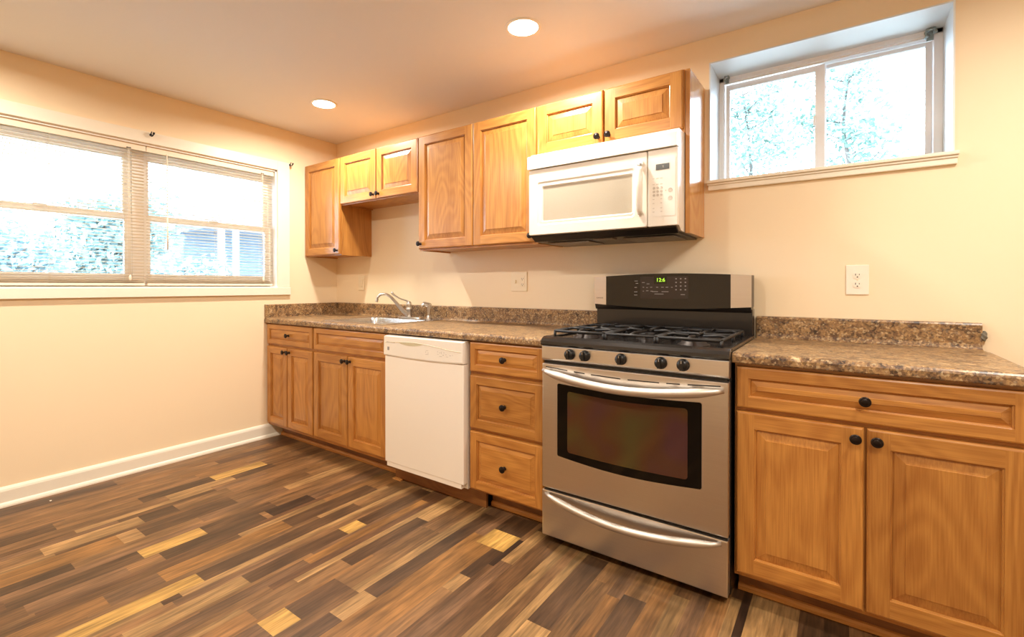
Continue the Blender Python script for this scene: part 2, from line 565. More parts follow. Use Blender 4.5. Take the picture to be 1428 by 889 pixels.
sl = bm.loops.layers.float_color.new('seed')


def strip(x0, x1, y0, y1, tone):
    f = bm.faces.new([bm.verts.new(p) for p in ((x0, y0, 0), (x1, y0, 0), (x1, y1, 0), (x0, y1, 0))])
    k = random.uniform(.86, 1.12) * .58
    s = (random.random(), random.random(), random.random(), 1)
    for l in f.loops:
        l[tl] = (tone[0] * k, tone[1] * k, tone[2] * k, 1); l[sl] = s


rowmap = list(zip(rows[:-1], rows[1:]))
for x0, x1 in rowmap:
    ks = sorted(known.get(round(x0, 4), []))
    y = YB - random.random() * .4
    ks2 = ks + [(0.001, 1, None)]
    i = 0
    last = None
    while y < 0:
        while i < len(ks2) and ks2[i][0] < y - 1e-6:
            i += 1
        nxt = ks2[i] if i < len(ks2) else (0.001, 1, None)
        if abs(nxt[0] - y) < 1e-6 and nxt[2] is not None:
            strip(x0, x1, y, nxt[1], nxt[2]); y = nxt[1]; i += 1
            continue
        e = min(y + random.choice([.3, .45, .6, .9, 1.2, 1.2]), nxt[0])
        if nxt[0] - e < .06: e = nxt[0]
        e = min(e, 0)
        t = random.choice([q for q in TONES if q is not last]); last = t
        strip(x0, x1, y, e, t)
        y = e if e < -1e-6 else 1
fl = bm
me = bpy.data.meshes.new('floor'); fl.to_mesh(me); fl.free(); me.materials.append(M_floor)
o = bpy.data.objects.new('floor', me); C.objects.link(o); o['kind'] = 'structure'
if o.data.polygons[0].normal.z < 0:
    o.data.flip_normals()
bm = B(); box(bm, -.3, XR + .2, YB - .2, .42, -.2, -.002); struct('trim_1', bm, mat('concrete_slab', srgb(120, 116, 110), .9, noise=(4, .1)))

bm = B(); box(bm, -.3, XR + .2, YB - .2, .42, H, H + .2); struct('ceiling', bm, M_ceil)

# back wall (holds the cabinets) with its window recess
WX0, WX1, WZ0, WZ1, WD = 3.004, 3.886, 1.640, 2.258, .36
bm = B()
for a in ((-.0, WX0, 0, WD, 0, H), (WX1, XR, 0, WD, 0, H), (WX0, WX1, 0, WD, 0, WZ0), (WX0, WX1, 0, WD, WZ1, H)):
    box(bm, *a)
struct('wall_back', bm, M_wall)
# left wall with its wide window
LY0, LY1, LZ0, LZ1 = -2.33, -.545, 1.148, 2.053
bm = B()
for a in ((-.2, 0, LY1, .36, 0, H), (-.2, 0, YB, LY0, 0, H), (-.2, 0, LY0, LY1, 0, LZ0), (-.2, 0, LY0, LY1, LZ1, H)):
    box(bm, *a)
struct('wall_left', bm, M_wall)
bm = B(); box(bm, XR, XR + .15, YB, .36, 0, H); struct('wall_right', bm, M_wall)
bm = B(); box(bm, -.2, XR + .15, YB - .15, YB, 0, H); struct('wall_front', bm, M_wall)

# baseboard with a rounded shoe along the left wall
prof = [(0, 0), (.026, 0), (.026, .008), (.022, .018), (.015, .024), (.015, .082), (.012, .092), (.006, .101), (0, .103)]
bm = B(); prism(bm, prof, YB, -.512, axis=1); struct('baseboard_left', bm, M_trim)
bm = B(); prism(bm, [(XR - p[0], p[1]) for p in prof], YB, 0, axis=1); struct('baseboard_right', bm, M_trim)
bm = B(); prism(bm, [(-p[0], p[1]) for p in prof], 3.99, XR - .03, axis=0); struct('baseboard_back', bm, M_trim)

# ---- window 1: wide left window with two double hung units
w1 = structroot('window_1')
bm = B()
cw = .088
box(bm, 0, .018, LY1, LY1 + cw + .01, LZ0 - .004, LZ1 + .072, bev=.003)                    # side casings
box(bm, 0, .018, LY0 - cw - .01, LY0, LZ0 - .004, LZ1 + .072, bev=.003)
box(bm, 0, .018, LY0 + .0, LY1 - .0, LZ1, LZ1 + .072, bev=.003)
box(bm, 0, .022, LY0 - cw - .016, LY1 + cw + .016, LZ0 - .062, LZ0 - .004, bev=.003)       # flat sill board
obj('window_frame', bm, M_trim, w1)
bm = B()
box(bm, -.14, .014, LY0, LY1, LZ0 - .004, LZ0 + .002)                                     # sill, jambs, head
for y in (LY1 - .012, LY0):
    box(bm, -.14, 0, y, y + .012, LZ0, LZ1)
box(bm, -.14, 0, LY0, LY1, LZ1 - .012, LZ1)
MY = -1.4275
box(bm, -.14, -.075, MY - .03, MY + .03, LZ0, LZ1 - .012)
box(bm, -.14, -.07, LY0 + .012, LY1 - .012, LZ1 - .05, LZ1 - .012)
box(bm, -.14, -.06, LY0 + .012, LY1 - .012, LZ0 + .002, LZ0 + .045)
obj('window_jamb', bm, M_vinyl, w1)


def sash(parent, name, ya, yb, za, zb, x, sw, m):
    bm = B()
    d = .026
    box(bm, x - d, x, ya, ya + sw, za, zb, bev=.003)
    box(bm, x - d, x, yb - sw, yb, za, zb, bev=.003)
    box(bm, x - d, x, ya + sw, yb - sw, za, za + sw, bev=.003)
    box(bm, x - d, x, ya + sw, yb - sw, zb - sw, zb, bev=.003)
    s = obj(name, bm, m, parent)
    bm = B(); box(bm, x - d / 2 - .002, x - d / 2 + .002, ya + sw - .003, yb - sw + .003, za + sw - .003, zb - sw + .003)
    obj('window_pane', bm, M_glass, s)
    return s


for ya, yb in ((MY + .03, LY1 - .012), (LY0 + .012, MY - .03)):
    sash(w1, 'lower_sash', ya, yb, LZ0 + .045, 1.612, -.078, .040, M_vinyl)
    sash(w1, 'upper_sash', ya, yb, 1.578, LZ1 - .050, -.108, .040, M_vinyl)
    bm = B(); box(bm, -.078, -.064, (ya + yb) / 2 - .03, (ya + yb) / 2 + .03, 1.606, 1.618, bev=.004)
    obj('sash_lock', bm, M_vinyl, w1)

# ---- window 2: sliding window deep in its white recess
w2 = structroot('window_2')
bm = B()
t = .006
fy = .215
box(bm, WX0, WX0 + t, -.004, fy + .1, WZ0, WZ1)
box(bm, WX1 - t, WX1, -.004, fy + .1, WZ0, WZ1)
box(bm, WX0 + t, WX1 - t, -.004, fy + .1, WZ1 - t, WZ1)
obj('window_recess', bm, M_recess, w2)
bm = B()
box(bm, WX0 - .006, WX1 + .012, -.030, fy, 1.658, 1.673, bev=.004)      # stool
box(bm, WX0 - .002, WX1 + .008, -.016, 0, 1.624, 1.658, bev=.004)       # apron
box(bm, WX0 - .004, WX1 + .010, -.022, -.0, 1.648, 1.658, bev=.003)
obj('window_sill', bm, M_trim, w2)
bm = B()
ix0, ix1, iz0, iz1 = WX0 + .006, WX1 - .006, 1.673, WZ1 - .006
box(bm, ix0, ix0 + .022, fy, fy + .10, iz0, iz1, bev=.002)
box(bm, ix1 - .030, ix1, fy, fy + .10, iz0, iz1, bev=.002)
box(bm, ix0, ix1, fy, fy + .10, iz1 - .022, iz1, bev=.002)
box(bm, ix0, ix1, fy, fy + .10, iz0, iz0 + .028, bev=.002)
box(bm, ix0 + .022, ix1 - .030, fy + .012, fy + .018, iz1 - .030, iz1 - .022)
obj('window_frame', bm, M_alu, w2)


def hsash(parent, name, xa, xb, za, zb, y, sl_, sr, st, sb, m):
    bm = B(); d = .022
    box(bm, xa, xa + sl_, y, y + d, za, zb, bev=.002)
    box(bm, xb - sr, xb, y, y + d, za, zb, bev=.002)
    box(bm, xa + sl_, xb - sr, y, y + d, zb - st, zb, bev=.002)
    box(bm, xa + sl_, xb - sr, y, y + d, za, za + sb, bev=.002)
    s = obj(name, bm, m, parent)
    bm = B(); box(bm, xa + sl_ - .003, xb - sr + .003, y + d / 2 - .002, y + d / 2 + .002, za + sb - .003, zb - st + .003)
    obj('window_pane', bm, M_glass, s)
    return s


s = hsash(w2, 'sliding_sash', 3.036, 3.470, 1.70, 2.222, fy + .030, .020, .040, .028, .02, M_alu)
bm = B(); box(bm, 3.423, 3.433, fy + .012, fy + .030, 1.93, 1.975, bev=.003); obj('sash_latch', bm, M_alu, s)
hsash(w2, 'fixed_sash', 3.448, 3.858, 1.70, 2.226, fy + .060, .026, .028, .018, .018, M_alu)


# ------------------------------------------------------------------ CABINET DOORS AND DRAWERS
def raised_front(x0, x1, z0, z1, yb, yf, fw, horiz=False, slope=.030):
    """one door or drawer front facing -y; material 0 vertical grain, 1 horizontal grain"""
    bm = B()
    loops = [(0, yb), (0, yf + .006), (.0025, yf + .0018), (.007, yf), (fw, yf), (fw + .001, yf + .0045), (fw + .005, yf + .006),
             (fw + .0055, yf + .0115), (fw + .0055 + slope, yf + .0050), (fw + .0065 + slope, yf + .0030)]
    R = []
    for i, y in loops:
        R.append([bm.verts.new(p) for p in ((x0 + i, y, z0 + i), (x1 - i, y, z0 + i), (x1 - i, y, z1 - i), (x0 + i, y, z1 - i))])
    for k in range(len(R) - 1):
        a, b = R[k], R[k + 1]
        if k == 3:      # flat frame: stiles run the full height, rails between them
            i, j = loops[3][0], loops[4][0]
            for xa, xb in ((x0 + i, x0 + j), (x1 - j, x1 - i)):
                f = bm.faces.new([bm.verts.new(p) for p in ((xa, yf, z0 + i), (xb, yf, z0 + i), (xb, yf, z1 - i), (xa, yf, z1 - i))]); f.material_index = 0
            for za, zb in ((z0 + i, z0 + j), (z1 - j, z1 - i)):
                f = bm.faces.new([bm.verts.new(p) for p in ((x0 + j, yf, za), (x1 - j, yf, za), (x1 - j, yf, zb), (x0 + j, yf, zb))]); f.material_index = 1
            continue
        for s in range(4):
            f = bm.faces.new((a[s], a[(s + 1) % 4], b[(s + 1) % 4], b[s]))
            m = 1 if s in (0, 2) else 0
            if k >= 7: m = 1 if horiz else 0
            f.material_index = m
    f = bm.faces.new(R[-1]); f.material_index = 1 if horiz else 0
    f = bm.faces.new(R[0][::-1]); f.material_index = 0
    return bm


def fix_normals(o):
    """door fronts are open shells with butt joints: orient every face away from the middle of the slab"""
    me = o.data
    bm = bmesh.new(); bm.from_mesh(me)
    for f in bm.faces:
        n = f.normal
        c = f.calc_center_median()
        back = c.y > max(v.co.y for v in bm.verts) - 1e-5 and abs(n.y) > .9
        if back:
            if n.y < 0: f.normal_flip()
        elif abs(n.y) > .05:
            if n.y > 0: f.normal_flip()
        else:
            mid = Vector(((min(v.co.x for v in bm.verts) + max(v.co.x for v in bm.verts)) / 2, 0, (min(v.co.z for v in bm.verts) + max(v.co.z for v in bm.verts)) / 2))
            if Vector((n.x, 0, n.z)).dot(Vector((c.x, 0, c.z)) - mid) < 0: f.normal_flip()
    bm.to_mesh(me); bm.free()


KNOB = [(.0095, 0), (.0095, -.002), (.0055, -.004), (.0050, -.013), (.0085, -.017), (.0150, -.0195), (.0163, -.0225), (.0155, -.026), (.0120, -.0275), (.0112, -.0268), (.0100, -.0278), (.0050, -.0292), (.0008, -.0295)]


def knob(parent, x, y, z):
    bm = B(); lathe(bm, KNOB, (x, y, z), 'y', 24)
    return obj('knob', bm, M_bronze, parent)


def door(parent, x0, x1, z0, z1, yf, kn=None, fw=.055):
    o = obj('door', raised_front(x0, x1, z0, z1, yf + .0195, yf, fw), [M_oak_v, M_oak_h], parent)
    fix_normals(o)
    if kn: knob(o, kn[0], yf, kn[1])
    return o


def drawer(parent, x0, x1, z0, z1, yf, kn=True, fw=.034, slope=.018):
    o = obj('drawer', raised_front(x0, x1, z0, z1, yf + .0195, yf, fw, True, slope), [M_oak_v, M_oak_h], parent)
    fix_normals(o)
    if kn: knob(o, (x0 + x1) / 2, yf, (z0 + z1) / 2)
    return o


def carcass(parent, x0, x1, z0, z1, yfr, yback=-.002, rails=(), mids=(), top=True):
    """sides, back, top, bottom and face frame of one cabinet"""
    bm = B()
    box(bm, x0, x0 + .016, yfr + .019, yback, z0, z1, 0)
    box(bm, x1 - .016, x1, yfr + .019, yback, z0, z1, 0)
    box(bm, x0 + .016, x1 - .016, yfr + .019, yback, z0 + .008, z0 + .022, 1)
    if top:
        box(bm, x0 + .016, x1 - .016, yfr + .019, yback, z1 - .014, z1, 1)
    box(bm, x0 + .016, x1 - .016, yback - .006, yback, z0 + .022, z1 - .014, 0)
    obj('cabinet_body', bm, [M_oak_v, M_oak_h], parent)
    bm = B()
    fwid = .036
    box(bm, x0, x0 + fwid, yfr, yfr + .019, z0, z1, 0)
    box(bm, x1 - fwid, x1, yfr, yfr + .019, z0, z1, 0)
    box(bm, x0 + fwid, x1 - fwid, yfr, yfr + .019, z0, z0 + fwid, 1)
    box(bm, x0 + fwid, x1 - fwid, yfr, yfr + .019, z1 - fwid, z1, 1)
    for z in rails:
        box(bm, x0 + fwid, x1 - fwid, yfr, yfr + .019, z - .018, z + .018, 1)
    for x in mids:
        box(bm, x - .022, x + .022, yfr, yfr + .019, z0 + fwid, (rails[0] - .018) if rails else z1 - fwid, 0)
    obj('face_frame', bm, [M_oak_v, M_oak_h], parent)


# ---------------- base cabinets
YF = -.6335          # face of the base doors
YFR = -.6135         # face of their frames
BT = .8755
BB = .100
KY = -.520


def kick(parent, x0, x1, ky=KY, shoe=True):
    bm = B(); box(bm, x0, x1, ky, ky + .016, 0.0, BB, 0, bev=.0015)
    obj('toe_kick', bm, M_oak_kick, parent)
    if shoe:
        bm = B(); prism(bm, [(ky, 0.0), (ky - .012, 0.0), (ky - .012, .014), (ky - .007, .022), (ky, .024)], x0, x1, axis=0)
        obj('shoe_moulding', bm, M_oak_pale, parent)


c = thing('base_cabinet', 'narrow oak base cabinet with one drawer and two doors in the corner under the window', 'cabinet', (0, 0, 0))
carcass(c, .002, .607, BB, BT, YFR, rails=(.710,), mids=(.290,))
drawer(c, .012, .602, .720, .869, YF)
door(c, .012, .286, .122, .703, YF, (.262, .672), fw=.050)
door(c, .293, .602, .122, .703, YF, (.318, .672), fw=.050)
kick(c, .030, .607)

c = thing('sink_base_cabinet', 'wide oak base cabinet below the steel sink, left of the dishwasher', 'cabinet')
carcass(c, .609, 1.366, BB, BT, YFR, rails=(.710,), mids=(.985,), top=False)
drawer(c, .615, 1.362, .720, .869, YF, kn=False)
door(c, .615, .982, .122, .703, YF, (.957, .672))
door(c, .989, 1.362, .122, .703, YF, (1.014, .672))
kick(c, .607, 1.366)

c = thing('drawer_base_cabinet', 'oak base cabinet of three stacked drawers between dishwasher and range', 'cabinet')
carcass(c, 1.984, 2.434, BB, BT, YFR, rails=(.706, .416))
drawer(c, 1.991, 2.428, .716, .868, YF)
drawer(c, 1.991, 2.428, .425, .697, YF, fw=.044, slope=.022)
drawer(c, 1.991, 2.428, .112, .409, YF, fw=.044, slope=.022)
kick(c, 2.055, 2.434)

c = thing('base_cabinet', 'wide oak base cabinet with one long drawer and two doors, right of the range', 'cabinet')
carcass(c, 3.222, 3.966, BB, BT, YFR, rails=(.710,), mids=(3.597,))
drawer(c, 3.228, 3.962, .716, .864, YF, fw=.040, slope=.020)
door(c, 3.228, 3.5935, .118, .703, YF, (3.572, .668), fw=.058)
door(c, 3.6005, 3.962, .118, .703, YF, (3.625, .668), fw=.058)
kick(c, 3.222, 3.966)

bm = B(); box(bm, 1.368, 2.053, -.573, -.557, 0, .096, bev=.002)
o = obj('toe_kick_board', bm, M_oak_kick)
tag(o, 'loose oak toe kick board standing on the floor under the white dishwasher', 'board')
bm = B(); box(bm, 1.372, 1.44, -.600, -.576, 0, .006); o = obj('wood_sliver', bm, M_oak_pale)
tag(o, 'small pale wood splinter on the floor below the dishwasher left corner', 'wood scrap')


# ---------------- worktops
def nose(y_front, y_back, zt, zb=.877):
    r = .014
    return [(y_back, zb), (y_front + .003, zb), (y_front, zb + .004), (y_front, zt - r), (y_front + .002, zt - r * .55), (y_front + .006, zt - r * .2), (y_front + r, zt), (y_back, zt)]


def splash_profile(zt):
    # cove at the bottom of the backsplash and an eased top
    return [(-.001, .877), (-.10, .877), (-.10, zt), (-.040, zt), (-.030, zt + .003), (-.024, zt + .010), (-.022, zt + .020), (-.022, 1.006), (-.019, 1.012), (-.013, 1.014), (-.001, 1.014)]


ZT = .914
SKX0, SKX1, SKY0, SKY1 = .655, 1.262, -.565, -.060     # hole for the sink
c = thing('worktop', 'long speckled brown laminate worktop with backsplash, holding the sink', 'worktop')
bm = B()
prism(bm, nose(-.648, SKY0, ZT), .001, 2.436, 0)
prism(bm, [(SKY0, .877), (-.10, .877), (-.10, ZT), (SKY0, ZT)], .001, SKX0, 0)
prism(bm, [(SKY0, .877), (-.10, .877), (-.10, ZT), (SKY0, ZT)], SKX1, 2.436, 0)
for a, b in ((.001, SKX0), (SKX1, 2.436)):
    prism(bm, splash_profile(ZT), a, b, 0)
sp = splash_profile(ZT)
prism(bm, [(-.001, .877), (-.060, .877), (-.060, ZT)] + sp[3:], SKX0, SKX1, 0)
obj('counter_slab', bm, M_lam, c)
bm = B(); prism(bm, [(.001, ZT), (.024, ZT), (.022, ZT + .006), (.021, 1.010), (.018, 1.014), (.001, 1.014)], -.646, -.022, axis=1)
obj('side_splash', bm, M_lam, c)

c = thing('worktop', 'short speckled brown laminate worktop with backsplash, right of the range', 'worktop')
bm = B()
prism(bm, nose(-.648, -.10, ZT), 3.217, 3.968, 0)
prism(bm, splash_profile(ZT), 3.217, 3.962, 0)
obj('counter_slab', bm, M_lam, c)
bm = B()
r = bmesh.ops.create_icosphere(bm, subdivisions=3, radius=1)
for v in bm.verts:
    n = v.co.copy(); v.co = Vector((n.x * .011, n.y * .012, n.z * .019)) * (1 + .12 * math.sin(7 * n.z + 4 * n.x))
o = obj('adhesive_lump', bm, M_caulk, c, (3.966, -.014, .965)); o['label'] = 'grey lump of adhesive on the backsplash end'

# ------------------------------------------------------------------ SINK AND TAPS
c = thing('kitchen_sink', 'stainless steel single bowl drop-in sink set into the long worktop', 'sink')


def rrect(x0, x1, y0, y1, r, n=6):
    out = []
    for cx, cy, a0 in ((x1 - r, y1 - r, 0), (x0 + r, y1 - r, PI / 2), (x0 + r, y0 + r, PI), (x1 - r, y0 + r, 1.5 * PI)):
        for k in range(n + 1):
            a = a0 + PI / 2 * k / n
            out.append((cx + r * math.cos(a), cy + r * math.sin(a)))
    return out


bm = B()
specs = [(.632, 1.282, -.588, -.034, .03, ZT + .0005), (.632, 1.282, -.588, -.034, .03, ZT + .0035), (.640, 1.274, -.580, -.042, .028, ZT + .005),
         (.672, 1.242, -.552, -.148, .055, ZT + .0045), (.676, 1.238, -.548, -.152, .053, ZT - .003), (.690, 1.224, -.536, -.164, .05, ZT - .145),
         (.72, 1.19, -.50, -.20, .045, ZT - .160)]
R = []
for x0, x1, y0, y1, r, z in specs:
    R.append([bm.verts.new((p[0], p[1], z)) for p in rrect(x0, x1, y0, y1, r)])
for a, b in zip(R[:-1], R[1:]):
    n = len(a)
    for i in range(n):
        f = bm.faces.new((a[i], a[(i + 1) % n], b[(i + 1) % n], b[i])); f.smooth = True
bm.faces.new(R[-1])
o = obj('basin', bm, M_sink, c)
md = o.modifiers.new('edge', 'EDGE_SPLIT'); md.split_angle = math.radians(50)
bm = B(); lathe(bm, [(.045, 0), (.045, .003), (.036, .004), (.030, -.001), (.001, -.002)], (.955, -.35, ZT - .160), 'z', 24)
obj('drain', bm, M_chrome, c)

FX, FY = .985, -.090
c = thing('kitchen_faucet', 'brushed nickel faucet with arched spout and raised lever at the rear of the sink', 'faucet', (0, 0, 0))
bm = B()
R = []
for k, (s, z) in enumerate(((1, 0), (1, .005), (.93, .009), (.6, .011))):
    R.append([bm.verts.new((FX + .118 * s * math.cos(a) * (1 if True else 1), FY + .028 * s * math.sin(a), ZT + .005 + z)) for a in [2 * PI * i / 28 for i in range(28)]])
for a, b in zip(R[:-1], R[1:]):
    for i in range(28):
        f = bm.faces.new((a[i], a[(i + 1) % 28], b[(i + 1) % 28], b[i])); f.smooth = True
bm.faces.new(R[-1]); bm.faces.new(R[0])
obj('base_plate', bm, M_chrome, c)
bm = B()
lathe(bm, [(.026, .012), (.024, .020), (.021, .030), (.0205, .060), (.023, .066), (.023, .074), (.020, .080), (.0195, .095), (.021, .104), (.019, .118), (.012, .128), (.002, .131)], (FX, FY, ZT), 'z', 24)
obj('faucet_body', bm, M_chrome, c)
bm = B()
sp = curve_pts([(FX - .004, FY - .012, ZT + .030), (FX - .020, FY - .050, ZT + .068), (FX - .042, FY - .100, ZT + .132), (FX - .060, FY - .140, ZT + .172), (FX - .078, FY - .178, ZT + .184), (FX - .094, FY - .208, ZT + .168), (FX - .100, FY - .218, ZT + .128)], 7)
tube(bm, sp, [.0165 - .0070 * min(1, i / (len(sp) * .5)) for i in range(len(sp))], 14)
obj('spout', bm, M_chrome, c)
bm = B()
hp = curve_pts([(FX, FY, ZT + .122), (FX - .012, FY - .016, ZT + .134), (FX - .040, FY - .052, ZT + .150), (FX - .068, FY - .088, ZT + .178), (FX - .078, FY - .100, ZT + .200)], 6)
tube(bm, hp, [.010, .009, .008, .0075, .007, .0065, .006, .0055, .005, .005, .005, .005, .005, .0055, .006, .0065, .007, .0075, .008, .0085, .009, .009, .0085, .007, .004][:len(hp)], 10, flat=1.3)
obj('lever', bm, M_chrome, c)

SX, SY = 1.182, -.085
c = thing('side_sprayer', 'brushed nickel pull-out sprayer standing right of the faucet', 'sprayer')
bm = B(); lathe(bm, [(.024, .005), (.024, .009), (.019, .014), (.0175, .030), (.0150, .034)], (SX, SY, ZT), 'z', 20)
obj('sprayer_base', bm, M_chrome, c)
bm = B(); lathe(bm, [(.0135, .030), (.0125, .045), (.0115, .060), (.0135, .075), (.0145, .085), (.012, .096)], (SX, SY, ZT), 'z', 20)
tube(bm, curve_pts([(SX, SY, ZT + .085), (SX - .004, SY - .006, ZT + .102), (SX - .022, SY - .026, ZT + .110), (SX - .034, SY - .040, ZT + .098)], 5), [.014] * 8 + [.0125] * 8, 12)
obj('spray_head', bm, M_chrome, c)
bm = B(); tube(bm, curve_pts([(SX + .010, SY + .008, ZT + .080), (SX + .010, SY + .008, ZT + .112), (SX - .014, SY - .018, ZT + .124), (SX - .030, SY - .034, ZT + .126)], 5), .0038, 8)
obj('trigger', bm, M_chrome, c)

# ------------------------------------------------------------------ DISHWASHER
c = thing('dishwasher', 'white built-in dishwasher under the worktop between oak cabinets', 'dishwasher')
bm = B(); box(bm, 1.376, 1.974, -.625, -.03, .098, .868); obj('tub_body', bm, M_applp, c)
bm = B()
# lower panel: folded edges with a little notch at both bottom corners
box(bm, 1.378, 1.973, -.662, -.626, .128, .748, bev=.004)
box(bm, 1.392, 1.957, -.660, -.630, .104, .130, bev=.001)
obj('door', bm, M_dwp, c)
bm = B()
n = 24
xa, xb = 1.377, 1.974
top = .869


def dwz(x):
    u = (x - xa) / (xb - xa)
    return .752 - .012 * 4 * u * (1 - u) * .6


vf = [[], [], [], [], []]
for i in range(n + 1):
    x = xa + (xb - xa) * i / n
    for k, (y, z) in enumerate(((-.628, dwz(x)), (-.668, dwz(x) + .001), (-.671, dwz(x) + .008), (-.668, .862), (-.628, top))):
        vf[k].append(bm.verts.new((x, y, z)))
for k in range(4):
    for i in range(n):
        bm.faces.new((vf[k][i], vf[k][i + 1], vf[k + 1][i + 1], vf[k + 1][i]))
for i in range(n):
    bm.faces.new((vf[4][i], vf[4][i + 1], vf[0][i + 1], vf[0][i]))
for e in (0, n):
    bm.faces.new([vf[k][e] for k in range(5)])
p_dw = obj('control_panel', bm, M_applp, c)


def dwfront(z):
    return -.671 + .003 * (z - .76) / .10


# arched finger pull groove, its shade drawn as a darker raised line, with a handle pocket
bm = B()
pts = []
for i in range(31):
    u = i / 30
    x = xa + .012 + (xb - xa - .024) * u
    z = .826 + .012 * math.sin(PI * min(1, u * 1.15)) - .024 * max(0, u - .35) ** 1.2
    pts.append((x, dwfront(z) - .0008, z))
tube(bm, pts, .0018, 6)
obj('groove_line', bm, mat('plastic_painted_groove_shade', srgb(196, 180, 152), .5), p_dw)
bm = B()
a = [(1.50 + .19 * k / 10, .8345 - .0015 * abs(k - 5) * .3) for k in range(11)]
b2 = [(1.69 - .19 * k / 10, .829 - .011 * math.sin(PI * k / 10)) for k in range(1, 10)]
prism(bm, a + b2, dwfront(.83) - .0012, dwfront(.83) + .002, axis=1)
obj('handle_pocket', bm, mat('handle_pocket_plastic', srgb(206, 196, 162), .5), p_dw)
bm = B(); box(bm, 1.400, 1.470, dwfront(.832) - .0010, dwfront(.832) + .001, .8275, .8315); obj('brand_badge', bm, M_print, p_dw)
bm = B(); box(bm, 1.408, 1.424, dwfront(.80) - .0008, dwfront(.80) + .001, .783, .803); obj('label_mark', bm, M_print, p_dw)
bm = B()
random.seed(3)
for (x, z, w, h) in ((1.715, .802, .018, .003), (1.712, .793, .006, .005), (1.728, .790, .008, .003), (1.714, .782, .022, .003),
                     (1.80, .802, .006, .004), (1.812, .798, .012, .003), (1.80, .790, .010, .003), (1.828, .793, .004, .014), (1.84, .800, .012, .003),
                     (1.838, .786, .008, .006), (1.856, .792, .012, .003), (1.862, .781, .016, .003), (1.886, .788, .010, .004), (1.902, .792, .008, .003), (1.815, .779, .02, .003)):
    box(bm, x, x + w, dwfront(z) - .0008, dwfront(z) + .001, z, z + h)
obj('button_marks', bm, M_print_l, p_dw)

# ------------------------------------------------------------------ GAS RANGE
SX0, SX1 = 2.449, 3.213
SF = -.681
c = thing('gas_range', 'stainless steel freestanding gas range with black cooktop and five knobs', 'stove')
bm = B()
box(bm, SX0, SX1, -.640, -.035, .030, .892)
box(bm, SX0 + .02, SX1 - .02, -.60, -.06, .002, .030)
obj('oven_body', bm, M_black, c)
# storage drawer
bm = B(); box(bm, SX0, SX1 - .001, SF, -.642, .036, .240, bev=.005)
dr = obj('drawer', bm, M_steel, c)
bm = B()
hp = []
rr = []
for i in range(25):
    u = i / 24
    x = SX0 + .022 + (SX1 - SX0 - .044) * u
    s = math.sin(PI * u)
    hp.append((x, SF - .010 - .040 * s ** .55, .229 - .038 * s))
    rr.append(.007 + .0085 * min(1, s * 3.0))
tube(bm, hp, rr, 12)
for x in (SX0 + .030, SX1 - .030):
    box(bm, x - .006, x + .006, SF - .016, SF + .002, .219, .231, bev=.003)
obj('handle', bm, M_steel_h, dr)
bm = B(); box(bm, SX0 + .006, SX1 - .006, -.664, -.642, .240, .250); obj('drawer_gap_strip', bm, M_black, c)
# oven door with curved window
bm = B(); box(bm, SX0, SX1 - .001, SF, -.642, .251, .808, bev=.005)
dr = obj('oven_door', bm, M_steel, c)


def win(x0, x1, ztop, zbot, st, sb, r, n=16):
    """outline with both long edges sagging in the middle"""
    o = []
    for k in range(n + 1):
        u = k / n
        o.append((x0 + r + (x1 - x0 - 2 * r) * u, ztop - st * math.sin(PI * u)))
    for k in range(1, 5):
        a = PI / 2 * (1 - k / 5); o.append((x1 - r + r * math.cos(a), ztop - r + r * math.sin(a)))
    o.append((x1, ztop - r)); o.append((x1, zbot + r))
    for k in range(1, 5):
        a = -PI / 2 * k / 5; o.append((x1 - r + r * math.cos(a), zbot + r + r * math.sin(a)))
    for k in range(n + 1):
        u = 1 - k / n
        o.append((x0 + r + (x1 - x0 - 2 * r) * u, zbot - sb * math.sin(PI * u)))
    for k in range(1, 5):
        a = -PI / 2 - PI / 2 * k / 5; o.append((x0 + r + r * math.cos(a), zbot + r + r * math.sin(a)))
    o.append((x0, zbot + r)); o.append((x0, ztop - r))
    for k in range(1, 5):
        a = PI - PI / 2 * k / 5; o.append((x0 + r + r * math.cos(a), ztop - r + r * math.sin(a)))
    return o


bm = B(); prism(bm, win(2.524, 3.126, .728, .402, .012, .018, .010), SF - .0012, SF + .004, axis=1)
obj('window_rim', bm, M_steel_h, dr)
bm = B(); prism(bm, win(2.527, 3.123, .725, .405, .012, .018, .008), SF - .003, SF + .004, axis=1)
wb = obj('window_border', bm, M_glassk, dr)
bm = B(); prism(bm, win(2.577, 3.074, .696, .430, .010, .006, .012), SF - .0042, SF - .001, axis=1)
obj('oven_window', bm, M_ovglass, dr)
# vent slots
bm = B()
for a, b in ((2.468, 2.575), (2.606, 2.656), (2.685, 2.813), (2.843, 2.968), (2.995, 3.045), (3.073, 3.186)):
    z0 = .796 - .018 * math.sin(PI * (a - 2.449) / .764); z1 = .796 - .018 * math.sin(PI * (b - 2.449) / .764)
    prism(bm, [(a, z0 - .0035), (b, z1 - .0035), (b, z1 + .001), (a, z0 + .001)], SF - .0008, SF + .004, axis=1)
obj('vent_slots', bm, M_black, dr)
bm = B()
hp = []; rr = []
for i in range(29):
    u = i / 28
    x = SX0 + .014 + (SX1 - SX0 - .030) * u
    s = math.sin(PI * u)
    hp.append((x, SF - .012 - .046 * s ** .5, .779 - .036 * s))
    rr.append(.009 + .0095 * min(1, s * 3.0))
tube(bm, hp, rr, 12)
for x in (SX0 + .028, SX1 - .030):
    box(bm, x - .008, x + .008, SF - .020, SF + .002, .768, .784, bev=.003)
obj('handle', bm, M_steel_h, dr)
